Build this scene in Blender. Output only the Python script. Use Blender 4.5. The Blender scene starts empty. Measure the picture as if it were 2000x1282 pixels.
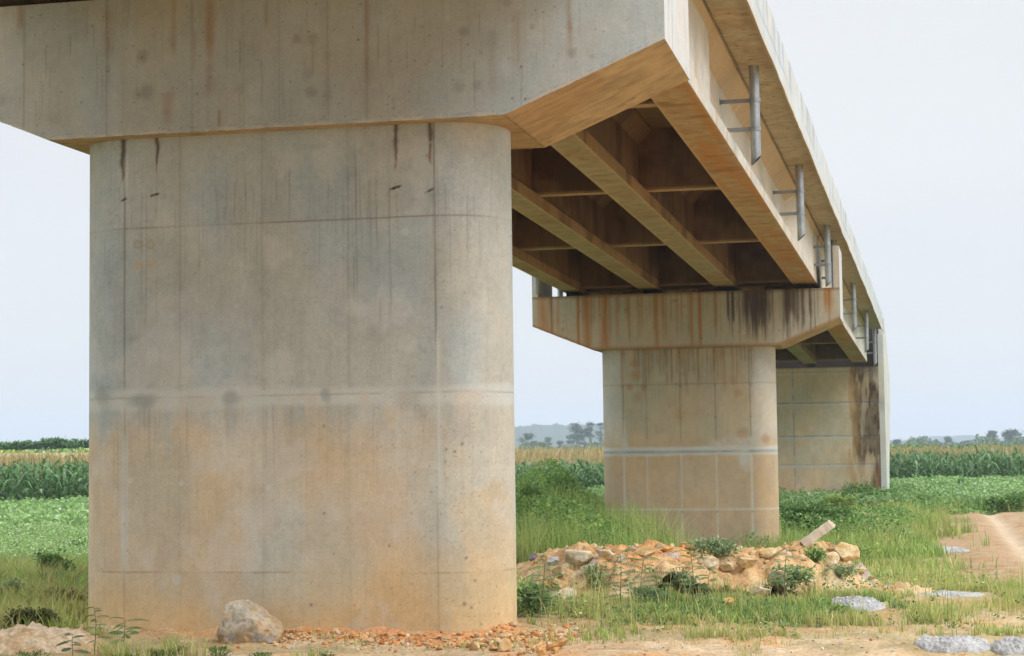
import bpy, bmesh, math, random
import numpy as np
from mathutils import Vector, Matrix, Euler

random.seed(7)
RS = np.random.RandomState(11)
SC = bpy.context.scene
COL = SC.collection
PI = math.pi
HAZE, EXPO, ROLLSIGN = True, 0.45, -1

# ------------------------------------------------------------------ camera frame
FPX, YAW, PITCH, ROLL = 3471.957, -.2195, .0687, -.0132
CAM = np.array([5.9949, -16.3606, 1.9489])
SPAN = 28.1831
KX, KZ = .5115 / SPAN, -.6409 / SPAN          # the bridge runs 1 degree off Y and falls 2.3 %
CY, SY = math.cos(YAW), math.sin(YAW)

def ray(px, py):
    u, v = (px - 1000) / FPX, -(py - 641) / FPX
    sr, cr = math.sin(ROLL), math.cos(ROLL)
    xr, u2 = u * cr - v * sr, u * sr + v * cr
    sp, cp = math.sin(PITCH), math.cos(PITCH)
    fw, up = cp - u2 * sp, sp + u2 * cp
    return np.array([xr * CY + fw * SY, -xr * SY + fw * CY, up])

def at(px, py, axis, val):
    r = ray(px, py)
    return CAM + r * ((val - CAM[axis]) / r[axis])

def uv(x, y):                                   # field frame: u across, v ahead of where the photographer stood
    a, b = x - CAM[0], y - CAM[1]
    return a * CY - b * SY, a * SY + b * CY

def xy(u, v):
    return CAM[0] + u * CY + v * SY, CAM[1] - u * SY + v * CY

# ------------------------------------------------------------------ noise
def _h(i, j, k, seed):
    n = (i * 374761393 + j * 668265263 + k * 2147483647 + seed * 974711) & 0xffffffff
    n = ((n ^ (n >> 13)) * 1274126177) & 0xffffffff
    n = ((n ^ (n >> 16)) * 2246822519) & 0xffffffff
    return ((n ^ (n >> 15)) & 0xffff) / 65535.0

def vn(x, y, z=0., seed=0):
    x, y, z = np.broadcast_arrays(np.asarray(x, float), np.asarray(y, float), np.asarray(z, float))
    i, j, k = np.floor(x).astype(np.int64), np.floor(y).astype(np.int64), np.floor(z).astype(np.int64)
    a, b, c = x - i, y - j, z - k
    a, b, c = a * a * (3 - 2 * a), b * b * (3 - 2 * b), c * c * (3 - 2 * c)
    r = 0
    for di, wa in ((0, 1 - a), (1, a)):
        for dj, wb in ((0, 1 - b), (1, b)):
            for dk, wc in ((0, 1 - c), (1, c)):
                r = r + wa * wb * wc * _h(i + di, j + dj, k + dk, seed)
    return r

def fbm(x, y, z=0., seed=0, o=4):
    r, a, t = 0, 1., 0
    for q in range(o):
        f = 2.03 ** q
        r = r + a * vn(np.asarray(x) * f + q * 7.3, np.asarray(y) * f + q * 3.1, np.asarray(z) * f, seed + q)
        t += a
        a *= .5
    return r / t

def sstep(a, b, x):
    t = np.clip((np.asarray(x, float) - a) / (b - a), 0, 1)
    return t * t * (3 - 2 * t)

def C(*c):
    return np.array(c, float)

def srgb(r, g, b):
    c = np.array([r, g, b], float) / 255
    return np.where(c <= .04045, c / 12.92, ((c + .055) / 1.055) ** 2.4)

def mixc(c, t, a):
    a = np.clip(np.asarray(a), 0, 1)[..., None]
    return c * (1 - a) + np.asarray(t) * a

def ln(d, w):
    return np.exp(-(np.asarray(d) / w) ** 2)

# ------------------------------------------------------------------ mesh building
def mesh_np(name, V, F, col=None, mat=None, smooth=False, parent=None, loc=None):
    """V (n,3); F list of (m,3) or (m,4) index arrays -> ONE mesh object"""
    me = bpy.data.meshes.new(name)
    V = np.asarray(V, np.float32)
    F = [np.asarray(f, np.int32) for f in (F if isinstance(F, list) else [F]) if len(f)]
    me.vertices.add(len(V))
    me.vertices.foreach_set('co', V.ravel())
    loops = np.concatenate([f.ravel() for f in F])
    tot = np.concatenate([np.full(len(f), f.shape[1], np.int32) for f in F])
    start = np.concatenate([[0], np.cumsum(tot)[:-1]]).astype(np.int32)
    me.loops.add(len(loops))
    me.loops.foreach_set('vertex_index', loops)
    me.polygons.add(len(tot))
    me.polygons.foreach_set('loop_start', start)
    me.polygons.foreach_set('use_smooth', np.full(len(tot), bool(smooth)))
    me.update(calc_edges=True)
    if col is not None:
        at_ = me.attributes.new('col', 'FLOAT_COLOR', 'POINT')
        c4 = np.ones((len(V), 4), np.float32)
        c4[:, :3] = np.clip(col, 0.002, .95)
        at_.data.foreach_set('color', c4.ravel())
    o = bpy.data.objects.new(name, me)
    if mat:
        me.materials.append(mat)
    COL.objects.link(o)
    if parent is not None:
        o.parent = parent
    if loc is not None:
        o.location = loc
    return o

def grid_faces(nu, nv, off=0, flip=False):
    i = np.arange(nu - 1)[:, None] * nv + np.arange(nv - 1)[None, :] + off
    f = np.stack([i, i + nv, i + nv + 1, i + 1], -1).reshape(-1, 4)
    return f[:, ::-1] if flip else f

class Build:
    """collects grids / quads / boxes with colours and links them as one mesh"""
    def __init__(s):
        s.V, s.F, s.K, s.n = [], [], [], 0
    def add(s, V, F, K):
        V = np.asarray(V, float).reshape(-1, 3)
        K = np.broadcast_to(np.asarray(K, float), V.shape)
        s.V.append(V); s.K.append(K)
        s.F += [np.asarray(f) + s.n for f in (F if isinstance(F, list) else [F])]
        s.n += len(V)
    def grid(s, P, K, flip=False):               # P (nu,nv,3)
        nu, nv = P.shape[:2]
        s.add(P.reshape(-1, 3), grid_faces(nu, nv, 0, flip), np.asarray(K).reshape(-1, 3) if np.ndim(K) > 1 else K)
    def patch(s, a, b, c, d, nu, nv, paint, flip=False):   # bilinear quad a-b-c-d (a->b is u, a->d is v)
        a, b, c, d = (np.asarray(q, float) for q in (a, b, c, d))
        u = np.linspace(0, 1, nu)[:, None, None]; v = np.linspace(0, 1, nv)[None, :, None]
        P = a * (1 - u) * (1 - v) + b * u * (1 - v) + c * u * v + d * (1 - u) * v
        s.grid(P, paint(P[..., 0], P[..., 1], P[..., 2]) if callable(paint) else paint, flip)
    def box(s, lo, hi, K, fn=None):
        x0, y0, z0 = lo; x1, y1, z1 = hi
        V = np.array([(x0, y0, z0), (x1, y0, z0), (x1, y1, z0), (x0, y1, z0), (x0, y0, z1), (x1, y0, z1), (x1, y1, z1), (x0, y1, z1)], float)
        if fn: V = fn(V)
        s.add(V, np.array([(0, 3, 2, 1), (4, 5, 6, 7), (0, 1, 5, 4), (1, 2, 6, 5), (2, 3, 7, 6), (3, 0, 4, 7)]), K)
    def tube(s, pts, rad, K, n=10, cap=True):
        pts = np.asarray(pts, float); m = len(pts)
        rad = np.broadcast_to(np.asarray(rad, float), (m,))
        T = np.gradient(pts, axis=0); T /= np.linalg.norm(T, axis=1)[:, None] + 1e-9
        ref = C(0, 0, 1) if abs(T[0][2]) < .9 else C(1, 0, 0)
        A = np.cross(T, ref); A /= np.linalg.norm(A, axis=1)[:, None] + 1e-9
        B = np.cross(T, A)
        t = np.arange(n) * 2 * PI / n
        V = pts[:, None] + rad[:, None, None] * (A[:, None] * np.cos(t)[None, :, None] + B[:, None] * np.sin(t)[None, :, None])
        F = []
        for i in range(m - 1):
            for k in range(n):
                F.append((i * n + k, i * n + (k + 1) % n, (i + 1) * n + (k + 1) % n, (i + 1) * n + k))
        Fs = [np.array(F)]
        V = V.reshape(-1, 3)
        if cap:
            V = np.vstack([V, pts[:1], pts[-1:]])
            c0, c1 = len(V) - 2, len(V) - 1
            Fs.append(np.array([(c0, (k + 1) % n, k) for k in range(n)] + [(c1, (m - 1) * n + k, (m - 1) * n + (k + 1) % n) for k in range(n)]))
        s.add(V, Fs, K)
    def make(s, name, mat, parent=None, smooth=False, tf=None):
        V = np.vstack(s.V)
        if tf: V = tf(V)
        t = [f for f in s.F if f.shape[1] == 3]; q = [f for f in s.F if f.shape[1] == 4]
        F = ([np.vstack(q)] if q else []) + ([np.vstack(t)] if t else [])
        return mesh_np(name, V, F, np.vstack(s.K), mat, smooth, parent)

def tag(o, label=None, cat=None, group=None, kind=None):
    if label: o['label'] = label
    if cat: o['category'] = cat
    if group: o['group'] = group
    if kind: o['kind'] = kind
    return o

def empty(name, loc=(0, 0, 0)):
    o = bpy.data.objects.new(name, None)
    COL.objects.link(o)
    o.location = loc
    o.empty_display_size = .3
    return o

def keep(o, parent):                              # parent without moving
    o.parent = parent
    o.matrix_parent_inverse = Matrix.Translation(-Vector(parent.location))
    return o

# ------------------------------------------------------------------ materials
def mat_col(name, rough=.9, spec=.25, fine=60., famt=.18, mid=5., mamt=.14, pores=0., bump=.25, bdist=.01, bscale=None):
    m = bpy.data.materials.new(name); m.use_nodes = True
    nt = m.node_tree; N = nt.nodes; L = nt.links
    b = N['Principled BSDF']
    b.inputs['Roughness'].default_value = rough
    b.inputs['Specular IOR Level'].default_value = spec
    at_ = N.new('ShaderNodeAttribute'); at_.attribute_name = 'col'
    tc = N.new('ShaderNodeTexCoord')
    def noise(sc, det=4):
        n = N.new('ShaderNodeTexNoise'); n.inputs['Scale'].default_value = sc; n.inputs['Detail'].default_value = det
        L.new(tc.outputs['Object'], n.inputs['Vector']); return n
    n1, n2 = noise(fine, 5), noise(mid, 5)
    def rng(n, amt):
        r = N.new('ShaderNodeMapRange')
        r.inputs['From Min'].default_value = .25; r.inputs['From Max'].default_value = .75
        r.inputs['To Min'].default_value = 1 - amt; r.inputs['To Max'].default_value = 1 + amt
        L.new(n.outputs['Fac'], r.inputs['Value']); return r
    r1, r2 = rng(n1, famt), rng(n2, mamt)
    mu = N.new('ShaderNodeMath'); mu.operation = 'MULTIPLY'
    L.new(r1.outputs[0], mu.inputs[0]); L.new(r2.outputs[0], mu.inputs[1])
    last = mu
    if pores:
        v = N.new('ShaderNodeTexVoronoi'); v.inputs['Scale'].default_value = 16.
        L.new(tc.outputs['Object'], v.inputs['Vector'])
        pr = N.new('ShaderNodeMapRange'); pr.inputs['From Min'].default_value = .06; pr.inputs['From Max'].default_value = .12
        pr.inputs['To Min'].default_value = 1 - pores; pr.inputs['To Max'].default_value = 1.
        L.new(v.outputs['Distance'], pr.inputs['Value'])
        mm = N.new('ShaderNodeMath'); mm.operation = 'MULTIPLY'
        L.new(mu.outputs[0], mm.inputs[0]); L.new(pr.outputs[0], mm.inputs[1]); last = mm
    sc = N.new('ShaderNodeVectorMath'); sc.operation = 'SCALE'
    L.new(at_.outputs['Color'], sc.inputs[0]); L.new(last.outputs[0], sc.inputs['Scale'])
    L.new(sc.outputs[0], b.inputs['Base Color'])
    if bump:
        bn = noise(bscale or fine * .6, 6)
        bp = N.new('ShaderNodeBump'); bp.inputs['Strength'].default_value = bump; bp.inputs['Distance'].default_value = bdist
        L.new(bn.outputs['Fac'], bp.inputs['Height']); L.new(bp.outputs[0], b.inputs['Normal'])
    return m

def mat_leaf(name, trans=.3, rough=.55):
    m = bpy.data.materials.new(name); m.use_nodes = True
    nt = m.node_tree; N = nt.nodes; L = nt.links
    b = N['Principled BSDF']; b.inputs['Roughness'].default_value = rough; b.inputs['Specular IOR Level'].default_value = .3
    at_ = N.new('ShaderNodeAttribute'); at_.attribute_name = 'col'
    tl = N.new('ShaderNodeBsdfTranslucent'); mx = N.new('ShaderNodeMixShader'); mx.inputs[0].default_value = trans
    hs = N.new('ShaderNodeHueSaturation'); hs.inputs['Saturation'].default_value = 1.1; hs.inputs['Value'].default_value = 1.25
    L.new(at_.outputs['Color'], b.inputs['Base Color']); L.new(at_.outputs['Color'], hs.inputs['Color'])
    L.new(hs.outputs[0], tl.inputs['Color'])
    L.new(b.outputs[0], mx.inputs[1]); L.new(tl.outputs[0], mx.inputs[2])
    L.new(mx.outputs[0], N['Material Output'].inputs['Surface'])
    return m

M_CONC = mat_col('concrete', .88, .25, 50, .08, 7, .05, pores=.16, bump=.3, bdist=.006)
M_PLY = mat_col('formed_concrete', .8, .25, 50, .10, 6, .10, bump=.15, bdist=.006)
M_EARTH = mat_col('earth', .95, .1, 28, .30, 3.5, .16, bump=.7, bdist=.03)
M_ROCK = mat_col('rock', .9, .2, 22, .25, 5, .18, bump=.7, bdist=.03)
M_CEM = mat_col('cement', .9, .2, 60, .28, 9, .18, bump=.6, bdist=.015)
M_LEAF = mat_leaf('leaf')
M_FAR = mat_leaf('far_leaf', .2, .7)
M_BARK = mat_col('bark', .95, .1, 30, .2, 4, .1)
M_RUB = mat_col('bearing_rubber', .7, .2, 40, .1, 5, .1)

def mat_metal():
    m = mat_col('galvanised_steel', .42, .5, 35, .10, 6, .22, bump=.05)
    m.node_tree.nodes['Principled BSDF'].inputs['Metallic'].default_value = .75
    return m
M_GALV = mat_metal()

# ------------------------------------------------------------------ terrain
RADP = .607
def corn_front(u):
    return 56 + 28 * sstep(-9, 1.5, u)

def H(x, y):
    x = np.asarray(x, float); y = np.asarray(y, float)
    u, v = uv(x, y)
    h = .2 - .82 * sstep(19, 36, v) + .20 * sstep(44, 58, v)
    h = h + .42 * sstep(26, 54, v) * sstep(-2.5, -5, u) * sstep(120, 90, v)
    h = h + .36 * np.exp(-((v - 23.0) / 3.4) ** 2) * sstep(-4.0, -6.2, u)                 # grassy bank left of the first pier
    h = h + .75 * (fbm(x * .9, y * .9, 0, 8, 3) - .5) * sstep(-4.3, -5.4, u) * sstep(16.5, 18.5, v) * sstep(30, 26, v)
    h = h + .35 * (fbm(x * .6, y * .6, 0, 9) - .45) * sstep(4.5, 3.5, u) * sstep(-2, 0, u) * sstep(33, 37, v) * sstep(56, 50, v)
    h = h + .75 * np.exp(-((v - 49) / 5.) ** 2 - ((u - .9) / 1.5) ** 2)                  # green hump between the piers
    h = h - .16 * np.exp(-((v - 66) / 5.) ** 2 - ((u - 11.5) / 4.5) ** 2) + .25 * sstep(70, 79, v) * sstep(4, 8, u)                 # fill at the abutment
    cf = corn_front(u)
    r1 = (.75 - .42 * sstep(-2, -6, u)) * sstep(14, 4, u) * sstep(cf + 8, cf + 32, v)
    tgt = 2.1 - .8 * sstep(-30, 5, u) - .4 * sstep(8, 30, u)
    h = h + r1 + (tgt + .42 - r1) * sstep(cf + 33, cf + 56, v)
    dist = np.hypot(u, v)
    h = h + (1 - sstep(60, 90, v)) * (.10 * (fbm(x * .55, y * .55, 0, 3) - .5) + .05 * (fbm(x * 2.3, y * 2.3, 0, 5) - .5))
    h = h + .05 * (fbm(x * 5.5, y * 5.5, 0, 6, 3) - .5) * (1 - sstep(30, 45, dist))
    dp = np.hypot(np.maximum(np.abs(x) - 1.6, 0), y - RADP) - RADP
    h = h + .09 * np.exp(-np.maximum(dp, 0) / .22) * (.3 + 1.2 * fbm(x * 2.4, y * 2.4, 0, 12)) * (np.abs(x) < 4)
    # the wheel track
    tr = np.exp(-((x - 8.6) / .3) ** 2) + np.exp(-((x - 10.5) / .3) ** 2)
    return h - .09 * tr * sstep(18, 24, v)

def Hm(x, y):
    """height of the rubble mound above the ground (negative: none)"""
    u, v = uv(np.asarray(x, float), np.asarray(y, float))
    w = .42 * (fbm(x * .8, y * .8, 0, 21) - .5) + .2 * (fbm(x * 2.2, y * 2.2, 0, 27) - .5)
    r = np.sqrt(((u - 2.6) / np.where(u > 2.6, 2.55, 3.0)) ** 2 + ((v - 25.9) / np.where(v < 25.9, 6.4, 5.2)) ** 2) + w
    b = 1.0 * np.clip(1 - np.maximum(r, 0) ** 1.8, -.2, 1)
    b = np.minimum(b, .36 + .30 * b) * (1 - .25 * np.exp(-((u - 2.6) / .9) ** 2))
    lump = .44 * (fbm(x * 1.3, y * 1.3, 0, 22) - .5) + .26 * np.abs(fbm(x * 3.4, y * 3.4, 0, 23) - .5) + .16 * (fbm(x * 9, y * 9, 0, 24, 3) - .5)
    return b + lump * sstep(-.05, .2, b) - .03

SPILLS = []
def near_spill(x, y):
    k = np.zeros(np.shape(x))
    for sx, sy, ru, rv in SPILLS:
        du, dv = (x - sx) * CY - (y - sy) * SY, (x - sx) * SY + (y - sy) * CY
        k = np.maximum(k, sstep(1.25, .85, np.hypot(du / ru, np.where(dv < 0, dv / (rv + 1.6), dv / rv))))
    return k

def hit(px, py, off=0., mound=True):
    """where the sight line through a point of the photograph meets the ground"""
    r = ray(px, py)
    t = np.linspace(13, 160, 4000)
    P = CAM[None] + t[:, None] * r[None]
    g = H(P[:, 0], P[:, 1])
    if mound: g = np.maximum(g, g + Hm(P[:, 0], P[:, 1]))
    k = np.argmax(P[:, 2] < g + off)
    p = P[k] if P[k][2] < g[k] + off else P[-1]
    return p, t[k]

def gz(x, y, mound=True):
    g = H(np.array([x]), np.array([y]))
    return float((np.maximum(g, g + Hm(np.array([x]), np.array([y]))) if mound else g)[0])

# grass / bare masks
def bare(x, y):
    """1 where the earth is bare"""
    u, v = uv(x, y)
    n = fbm(x * .9, y * .9, 0, 31) - .5
    n2 = fbm(x * 2.6, y * 2.6, 0, 33) - .5
    road = sstep(.55, -.25, np.abs(x - 10.2) - 3.3 + 2.6 * n + 2.2 * n2) * sstep(22, 26, v)
    road = road * sstep(66, 62, v)
    tuftmid = np.exp(-((x - 9.7) / .3) ** 2) * .12
    fore = sstep(17.7, 16.7, v + 6. * n + 2.2 * n2 + 1.5 * sstep(1.2, 3.6, u)) * (1 - .9 * sstep(-3.1, -3.9, u + 1.2 * n))
    base = sstep(.45, .0, np.abs(y - .1) + .5 * n - .25) * sstep(2.6, 2.2, np.abs(x)) * (y < .5)
    patch = sstep(.54, .68, fbm(x * .55 + 9, y * .55, 0, 35) + .3 * n2) * sstep(15, 20, v) * sstep(45, 38, v) * (u > 1.5) * .9
    return np.clip(np.maximum.reduce([road - tuftmid * sstep(22, 26, v), fore, base, patch]), 0, 1)

TAN, ORANGE, PALE = C(.46, .335, .20), C(.50, .275, .125), C(.54, .44, .30)
GREEN = C(.27, .245, .11)

def ln_(d, w):
    return np.exp(-(d / w) ** 2)

def ground_col(x, y):
    u, v = uv(x, y)
    n = fbm(x * 1.1, y * 1.1, 0, 41); n2 = fbm(x * 4.3, y * 4.3, 0, 43); n3 = fbm(x * .35, y * .35, 0, 45)
    e = mixc(np.broadcast_to(TAN, x.shape + (3,)), ORANGE, sstep(.42, .62, n + .5 * (n2 - .5)) * (1 - .6 * sstep(22, 26, v)))
    e = mixc(e, PALE, sstep(.56, .7, n2) * .7)
    e = mixc(e, C(.30, .20, .12), sstep(.60, .72, fbm(x * 2.2, y * 2.2, 0, 47)) * .6)
    # orange chips along the foot of the first pier
    e = mixc(e, C(.52, .22, .08), sstep(.55, .2, np.abs(y + .02) + .4 * (n2 - .5)) * sstep(-2.9, -1.6, -np.abs(x) + 0 * y) * (x > -.3) * (.25 + .75 * sstep(.35, .6, n2)) * .75)
    e = mixc(e, PALE, sstep(1.6, .4, np.abs(x - 8.0) * 2.2) * .6 * (v > 24)) if False else e
    tk = sstep(5.5, 3.0, np.abs(x - 10.2)) * sstep(22, 28, v)
    e = mixc(e, e * C(.70, .66, .61), tk)
    e = mixc(e, C(.36, .235, .14), tk * sstep(.5, .62, fbm(x * 1.6, y * .5, 0, 48)) * .8)
    e = mixc(e, C(.50, .40, .28), tk * (ln_(x - 8.6, .28) + ln_(x - 10.5, .28)) * .7)
    b = bare(x, y)
    gcol = mixc(np.broadcast_to(GREEN, x.shape + (3,)), C(.24, .21, .09), sstep(.4, .7, n2) * .7)
    gcol = mixc(gcol, C(.42, .26, .13), sstep(.5, .66, n) * .45 * sstep(50, 30, v))
    gcol = mixc(gcol, mixc(e, C(.25, .21, .10), .45 + 0 * u), .8 * sstep(45, 32, v) * (u > -4.4))
    g = mixc(gcol, e, b)
    fieldgreen = C(.09, .15, .04)
    g = mixc(g, fieldgreen, sstep(44, 60, v) * (1 - b))
    g = mixc(g, C(.33, .27, .14), sstep(0, 8, v - corn_front(u) - 6) * sstep(120, 108, v))
    g = mixc(g, C(.10, .16, .04), sstep(112, 122, v))
    return g

def axis(segs):
    out = [segs[0][0]]
    for a, b, d in segs:
        n = max(1, int(round((b - a) / d)))
        out += list(np.linspace(a, b, n + 1)[1:])
    return np.array(out)

def build_ground():
    xs = axis([(-3000, -800, 400), (-800, -200, 60), (-200, -60, 10), (-60, -20, 1.2), (-20, -6, .3), (-6, 12, .06), (12, 20, .3), (20, 60, 1.2), (60, 200, 8), (200, 900, 60), (900, 3000, 400)])
    ys = axis([(-300, -60, 40), (-60, -12, 4), (-12, -3, .5), (-3, 1.5, .05), (1.5, 12, .09), (12, 40, .25), (40, 140, 1.2), (140, 300, 8), (300, 900, 60), (900, 3000, 300)])
    X, Y = np.meshgrid(xs, ys, indexing='ij')
    Z = H(X, Y)
    P = np.stack([X, Y, Z], -1)
    K = ground_col(X, Y)
    o = mesh_np('ground', P.reshape(-1, 3), grid_faces(len(xs), len(ys)), K.reshape(-1, 3), M_EARTH, True)
    tag(o, kind='structure')
build_ground()
# ------------------------------------------------------------------ concrete paint helpers (stains, joints and patches, with some light and shade painted in)
def drips(c, s, z, items, col, amt=1.):
    """thin run-off streaks: (s, ztop, zbot, width, strength)"""
    for (s0, zt, zb, w, a) in items:
        m = (np.abs(s - s0) < .25) & (z < zt + .1) & (z > zb - .1)
        if not m.any(): continue
        ss, zz = s[m], z[m]
        wob = .012 * (fbm(zz * 3 + s0 * 9, s0, 0, 71) - .5) * 2
        k = ln(ss - s0 - wob, w) * sstep(zt + .02, zt - .02, zz) * sstep(zb - .05, zb + .25 * (zt - zb), zz) * (.6 + .6 * fbm(zz * 9, s0 * 7, 0, 72))
        c[m] = mixc(c[m], col, k * a * amt)
    return c

def spots(c, s, z, items, col, soft=.25):
    """round patches (s, z, r, strength) with a lumpy edge"""
    for (s0, z0, r, a) in items:
        m = (np.abs(s - s0) < r * 2.4) & (np.abs(z - z0) < r * 2.4)
        if not m.any(): continue
        d = np.hypot(s[m] - s0, z[m] - z0) / r + .5 * (fbm(s[m] / r, z[m] / r, s0, 73) - .5)
        c[m] = mixc(c[m], col, sstep(1 + soft, 1 - soft, d) * a * (.7 + .5 * fbm(s[m] * 40, z[m] * 40, 0, 74)))
    return c

def mottle(c, s, z, seed, a=1.):
    n = fbm(s * .9, z * .9, 0, seed, 5); n2 = fbm(s * 5, z * 3.2, 0, seed + 3, 4); n3 = fbm(s * 26, z * .7, 0, seed + 6, 4); n4 = fbm(s * 22, z * 22, 0, seed + 9, 3)
    k = 1 + a * (.24 * (n - .5) + .20 * (n2 - .5) + .05 * (n3 - .5) + .10 * (n4 - .5))
    c = c * k[..., None]
    w = fbm(s * 1.7, z * 1.1, 0, seed + 12, 4)
    c = mixc(c, c * C(1.05, .985, .90), sstep(.5, .68, w) * .7 * a)
    c = mixc(c, c * C(.92, 1.0, 1.06), sstep(.5, .34, w) * .7 * a)
    g = fbm(s * 60, z * 1.3, 0, seed + 15, 3)
    return c * (1 - .05 * a * sstep(.60, .78, g))[..., None]

GREY_C, WARM_C, DUST_C = C(.395, .423, .412), C(.525, .44, .32), C(.61, .44, .23)
DARK = C(.09, .075, .06); RUST = C(.30, .13, .04); GROUT = C(.53, .55, .51); SMUDGE = C(.26, .275, .265)

def on_shaft(px, py, yfront=0., xc=0.):
    """(perimeter position, height) on a pier shaft seen at a point of the photograph"""
    p = at(px, py, 1, yfront); x = p[0] - xc
    if abs(x) <= 1.6: return x, p[2]
    sg = 1 if x > 0 else -1
    r = ray(px, py); cx, cy = xc + sg * 1.6, yfront + RAD
    ox, oy = CAM[0] - cx, CAM[1] - cy
    a = r[0] ** 2 + r[1] ** 2; b = 2 * (ox * r[0] + oy * r[1]); q = ox * ox + oy * oy - RAD * RAD
    t = (-b - math.sqrt(max(b * b - 4 * a * q, 0))) / (2 * a)
    hx, hy = ox + t * r[0], oy + t * r[1]
    ang = math.atan2(hx * sg, -hy)
    return sg * (1.6 + RAD * ang), CAM[2] + t * r[2]

RAD = .607
Z1, Z2, Z3 = 4.2034, 2.5142, .804
VLINES = (-1.6, -1.01, -.15, .73, 1.6)

def paint_shaft1(s, z):
    sh = s.shape
    s = s.ravel(); z = z.ravel()
    n = fbm(s * 1.6, z * 1.6, 0, 101); nf = fbm(s * 7, z * 2.5, 0, 102)
    c = np.broadcast_to(GREY_C, (len(s), 3)).copy()
    c = mixc(c, C(.41, .43, .41), sstep(4.1, 2.7, z + .9 * (n - .5)) * .6)
    c = mixc(c, C(.48, .485, .44), sstep(1.45, 2.2, s) * .8)  # both rounded ends paler: the stronger light there is put into the colour
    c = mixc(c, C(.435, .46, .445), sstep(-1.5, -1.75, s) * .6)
    lo = sstep(Z2 + .0, Z2 - .55, z + .55 * (nf - .5))
    c = mixc(c, WARM_C, lo * .95)
    c = mixc(c, C(.56, .465, .325), sstep(.45, .62, fbm(s * 1.1, z * .8, 0, 103)) * lo * .7)
    c = mixc(c, C(.49, .485, .43), sstep(.50, .64, fbm(s * 1.3 + 5, z * 1.0, 0, 104)) * lo * .6)
    c = mixc(c, DUST_C, sstep(1.15, .2, z + .5 * (n - .5) - .12 * np.clip(s, -1.5, 2)) * .85)
    c = mixc(c, C(.60, .41, .20), sstep(.7, .3, z + .25 * (n - .5)) * .5)
    c = mottle(c, s, z, 110, 1.)
    # each form panel came out a little different, and the skin is finely speckled
    ip = np.digitize(s, VLINES); iz = np.digitize(z, (Z3, 1.79, Z2, Z1))
    tone = np.random.RandomState(3).normal(0, .028, (6, 5))[ip, iz]
    c = c * (1 + tone)[:, None]
    sp = fbm(s * 34, z * 30, 0, 123, 3); c = c * (1 + .22 * (sp - .5))[:, None]
    c = mixc(c, C(.24, .20, .15), sstep(.66, .76, sp) * .30 * fbm(s * 3, z * 3, 0, 124))
    c = mixc(c, C(.58, .57, .53), sstep(.60, .72, fbm(s * 2.6, z * 2.1, 0, 125)) * .28)
    # form joints
    br = .45 + .8 * fbm(s * 2.2, z * 2.2, 0, 105)
    for vx, a in zip(VLINES, (.6, .22, .2, .18, .65)):
        wob = .006 * (fbm(z * 4, vx, 0, 106) - .5)
        c = mixc(c, DARK, ln(s - vx - wob, .010) * a * np.clip(br, 0, 1) * (.45 + .55 * sstep(2.2, 3.2, z)))
        if abs(vx) < 1.5:
            c = mixc(c, c * C(.86, .84, .8), ln(s - vx, .05) * .35 * br)
    c = mixc(c, C(.24, .21, .17), ln(z - Z1 - .012 * (fbm(s * 2, 1, 0, 107) - .5), .008) * (.22 + .7 * sstep(.38, .62, fbm(s * 1.5, 2, 0, 108))))
    c = mixc(c, C(.25, .18, .11), ln(z - Z3 - .01 * (fbm(s * 3, 4, 0, 107) - .5), .008) * (.06 + .5 * sstep(.45, .65, fbm(s * 2, 3, 0, 108))))
    c = mixc(c, C(.56, .50, .42), ln(z - 1.79, .018) * .35 * sstep(-1.3, -.9, s))
    # grouted lift joint: pale band with darker trowel marks
    w = .045 + .07 * fbm(s * 2.6, 7, 0, 109)
    band = sstep(w + .05, w - .02, np.abs(z - Z2 + .02 - .05 * (fbm(s * 1.3, 9, 0, 110) - .5)))
    c = mixc(c, GROUT * .97, band * (.6 + .4 * fbm(s * 4, z * 9, 0, 111)))
    c = mixc(c, C(.27, .24, .20), ln(z - Z2 - .01 * (fbm(s * 5, 3, 0, 112) - .5), .009) * .55 * sstep(.35, .55, fbm(s * 2.4, 5, 0, 113)))
    run = sstep(.50, .70, fbm(s * 9, 0, 0, 114, 3)) * sstep(Z2 - .75 * fbm(s * 6, 3, 0, 115), Z2 - .02, z) * (z < Z2)
    c = mixc(c, C(.52, .46, .38), run * .6)
    for (px, py, rx, rz, a) in ((200, 772, .16, .12, .75), (205, 800, .12, .22, .35), (275, 782, .20, .10, .85), (280, 815, .19, .16, .4), (290, 850, .04, .24, .25),
                                (452, 778, .15, .08, .7), (452, 812, .11, .30, .42), (637, 772, .07, .09, .8), (803, 772, .18, .15, .38), (855, 745, .05, .10, .3)):
        s0, z0 = on_shaft(px, py)
        d = np.hypot((s - s0) / rx, (z - z0) / rz) + .7 * (fbm(s * 8, z * 5, px, 116) - .5)
        c = mixc(c, SMUDGE * 1.15, sstep(1.1, .25, d) * a)
    # pale grout runs along the corner joints
    for sx, (za, zb), wd in ((-1.6, (2.2, .9), .035), (1.615, (3.1, 1.55), .028), (-1.58, (5.0, 4.6), .02)):
        c = mixc(c, GROUT * 1.05, ln(s - sx - .02 * (fbm(z * 3, sx, 0, 117) - .5), wd) * sstep(za + .1, za - .2, z) * sstep(zb - .2, zb + .1, z) * (.5 + .5 * fbm(z * 5, sx, 0, 118)))
    # run-off streaks from the cap and from the form joint
    R = np.random.RandomState(5)
    it = []
    for q in range(120):
        s0 = R.uniform(-2.3, 2.35); zt = R.choice([R.uniform(4.2, 5.0), Z1 + R.uniform(0, .65), Z1, Z2 - .1], p=[.35, .35, .15, .15])
        it.append((s0, zt, zt - R.uniform(.15, .75), R.uniform(.004, .007), R.uniform(.15, .5)))
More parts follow.
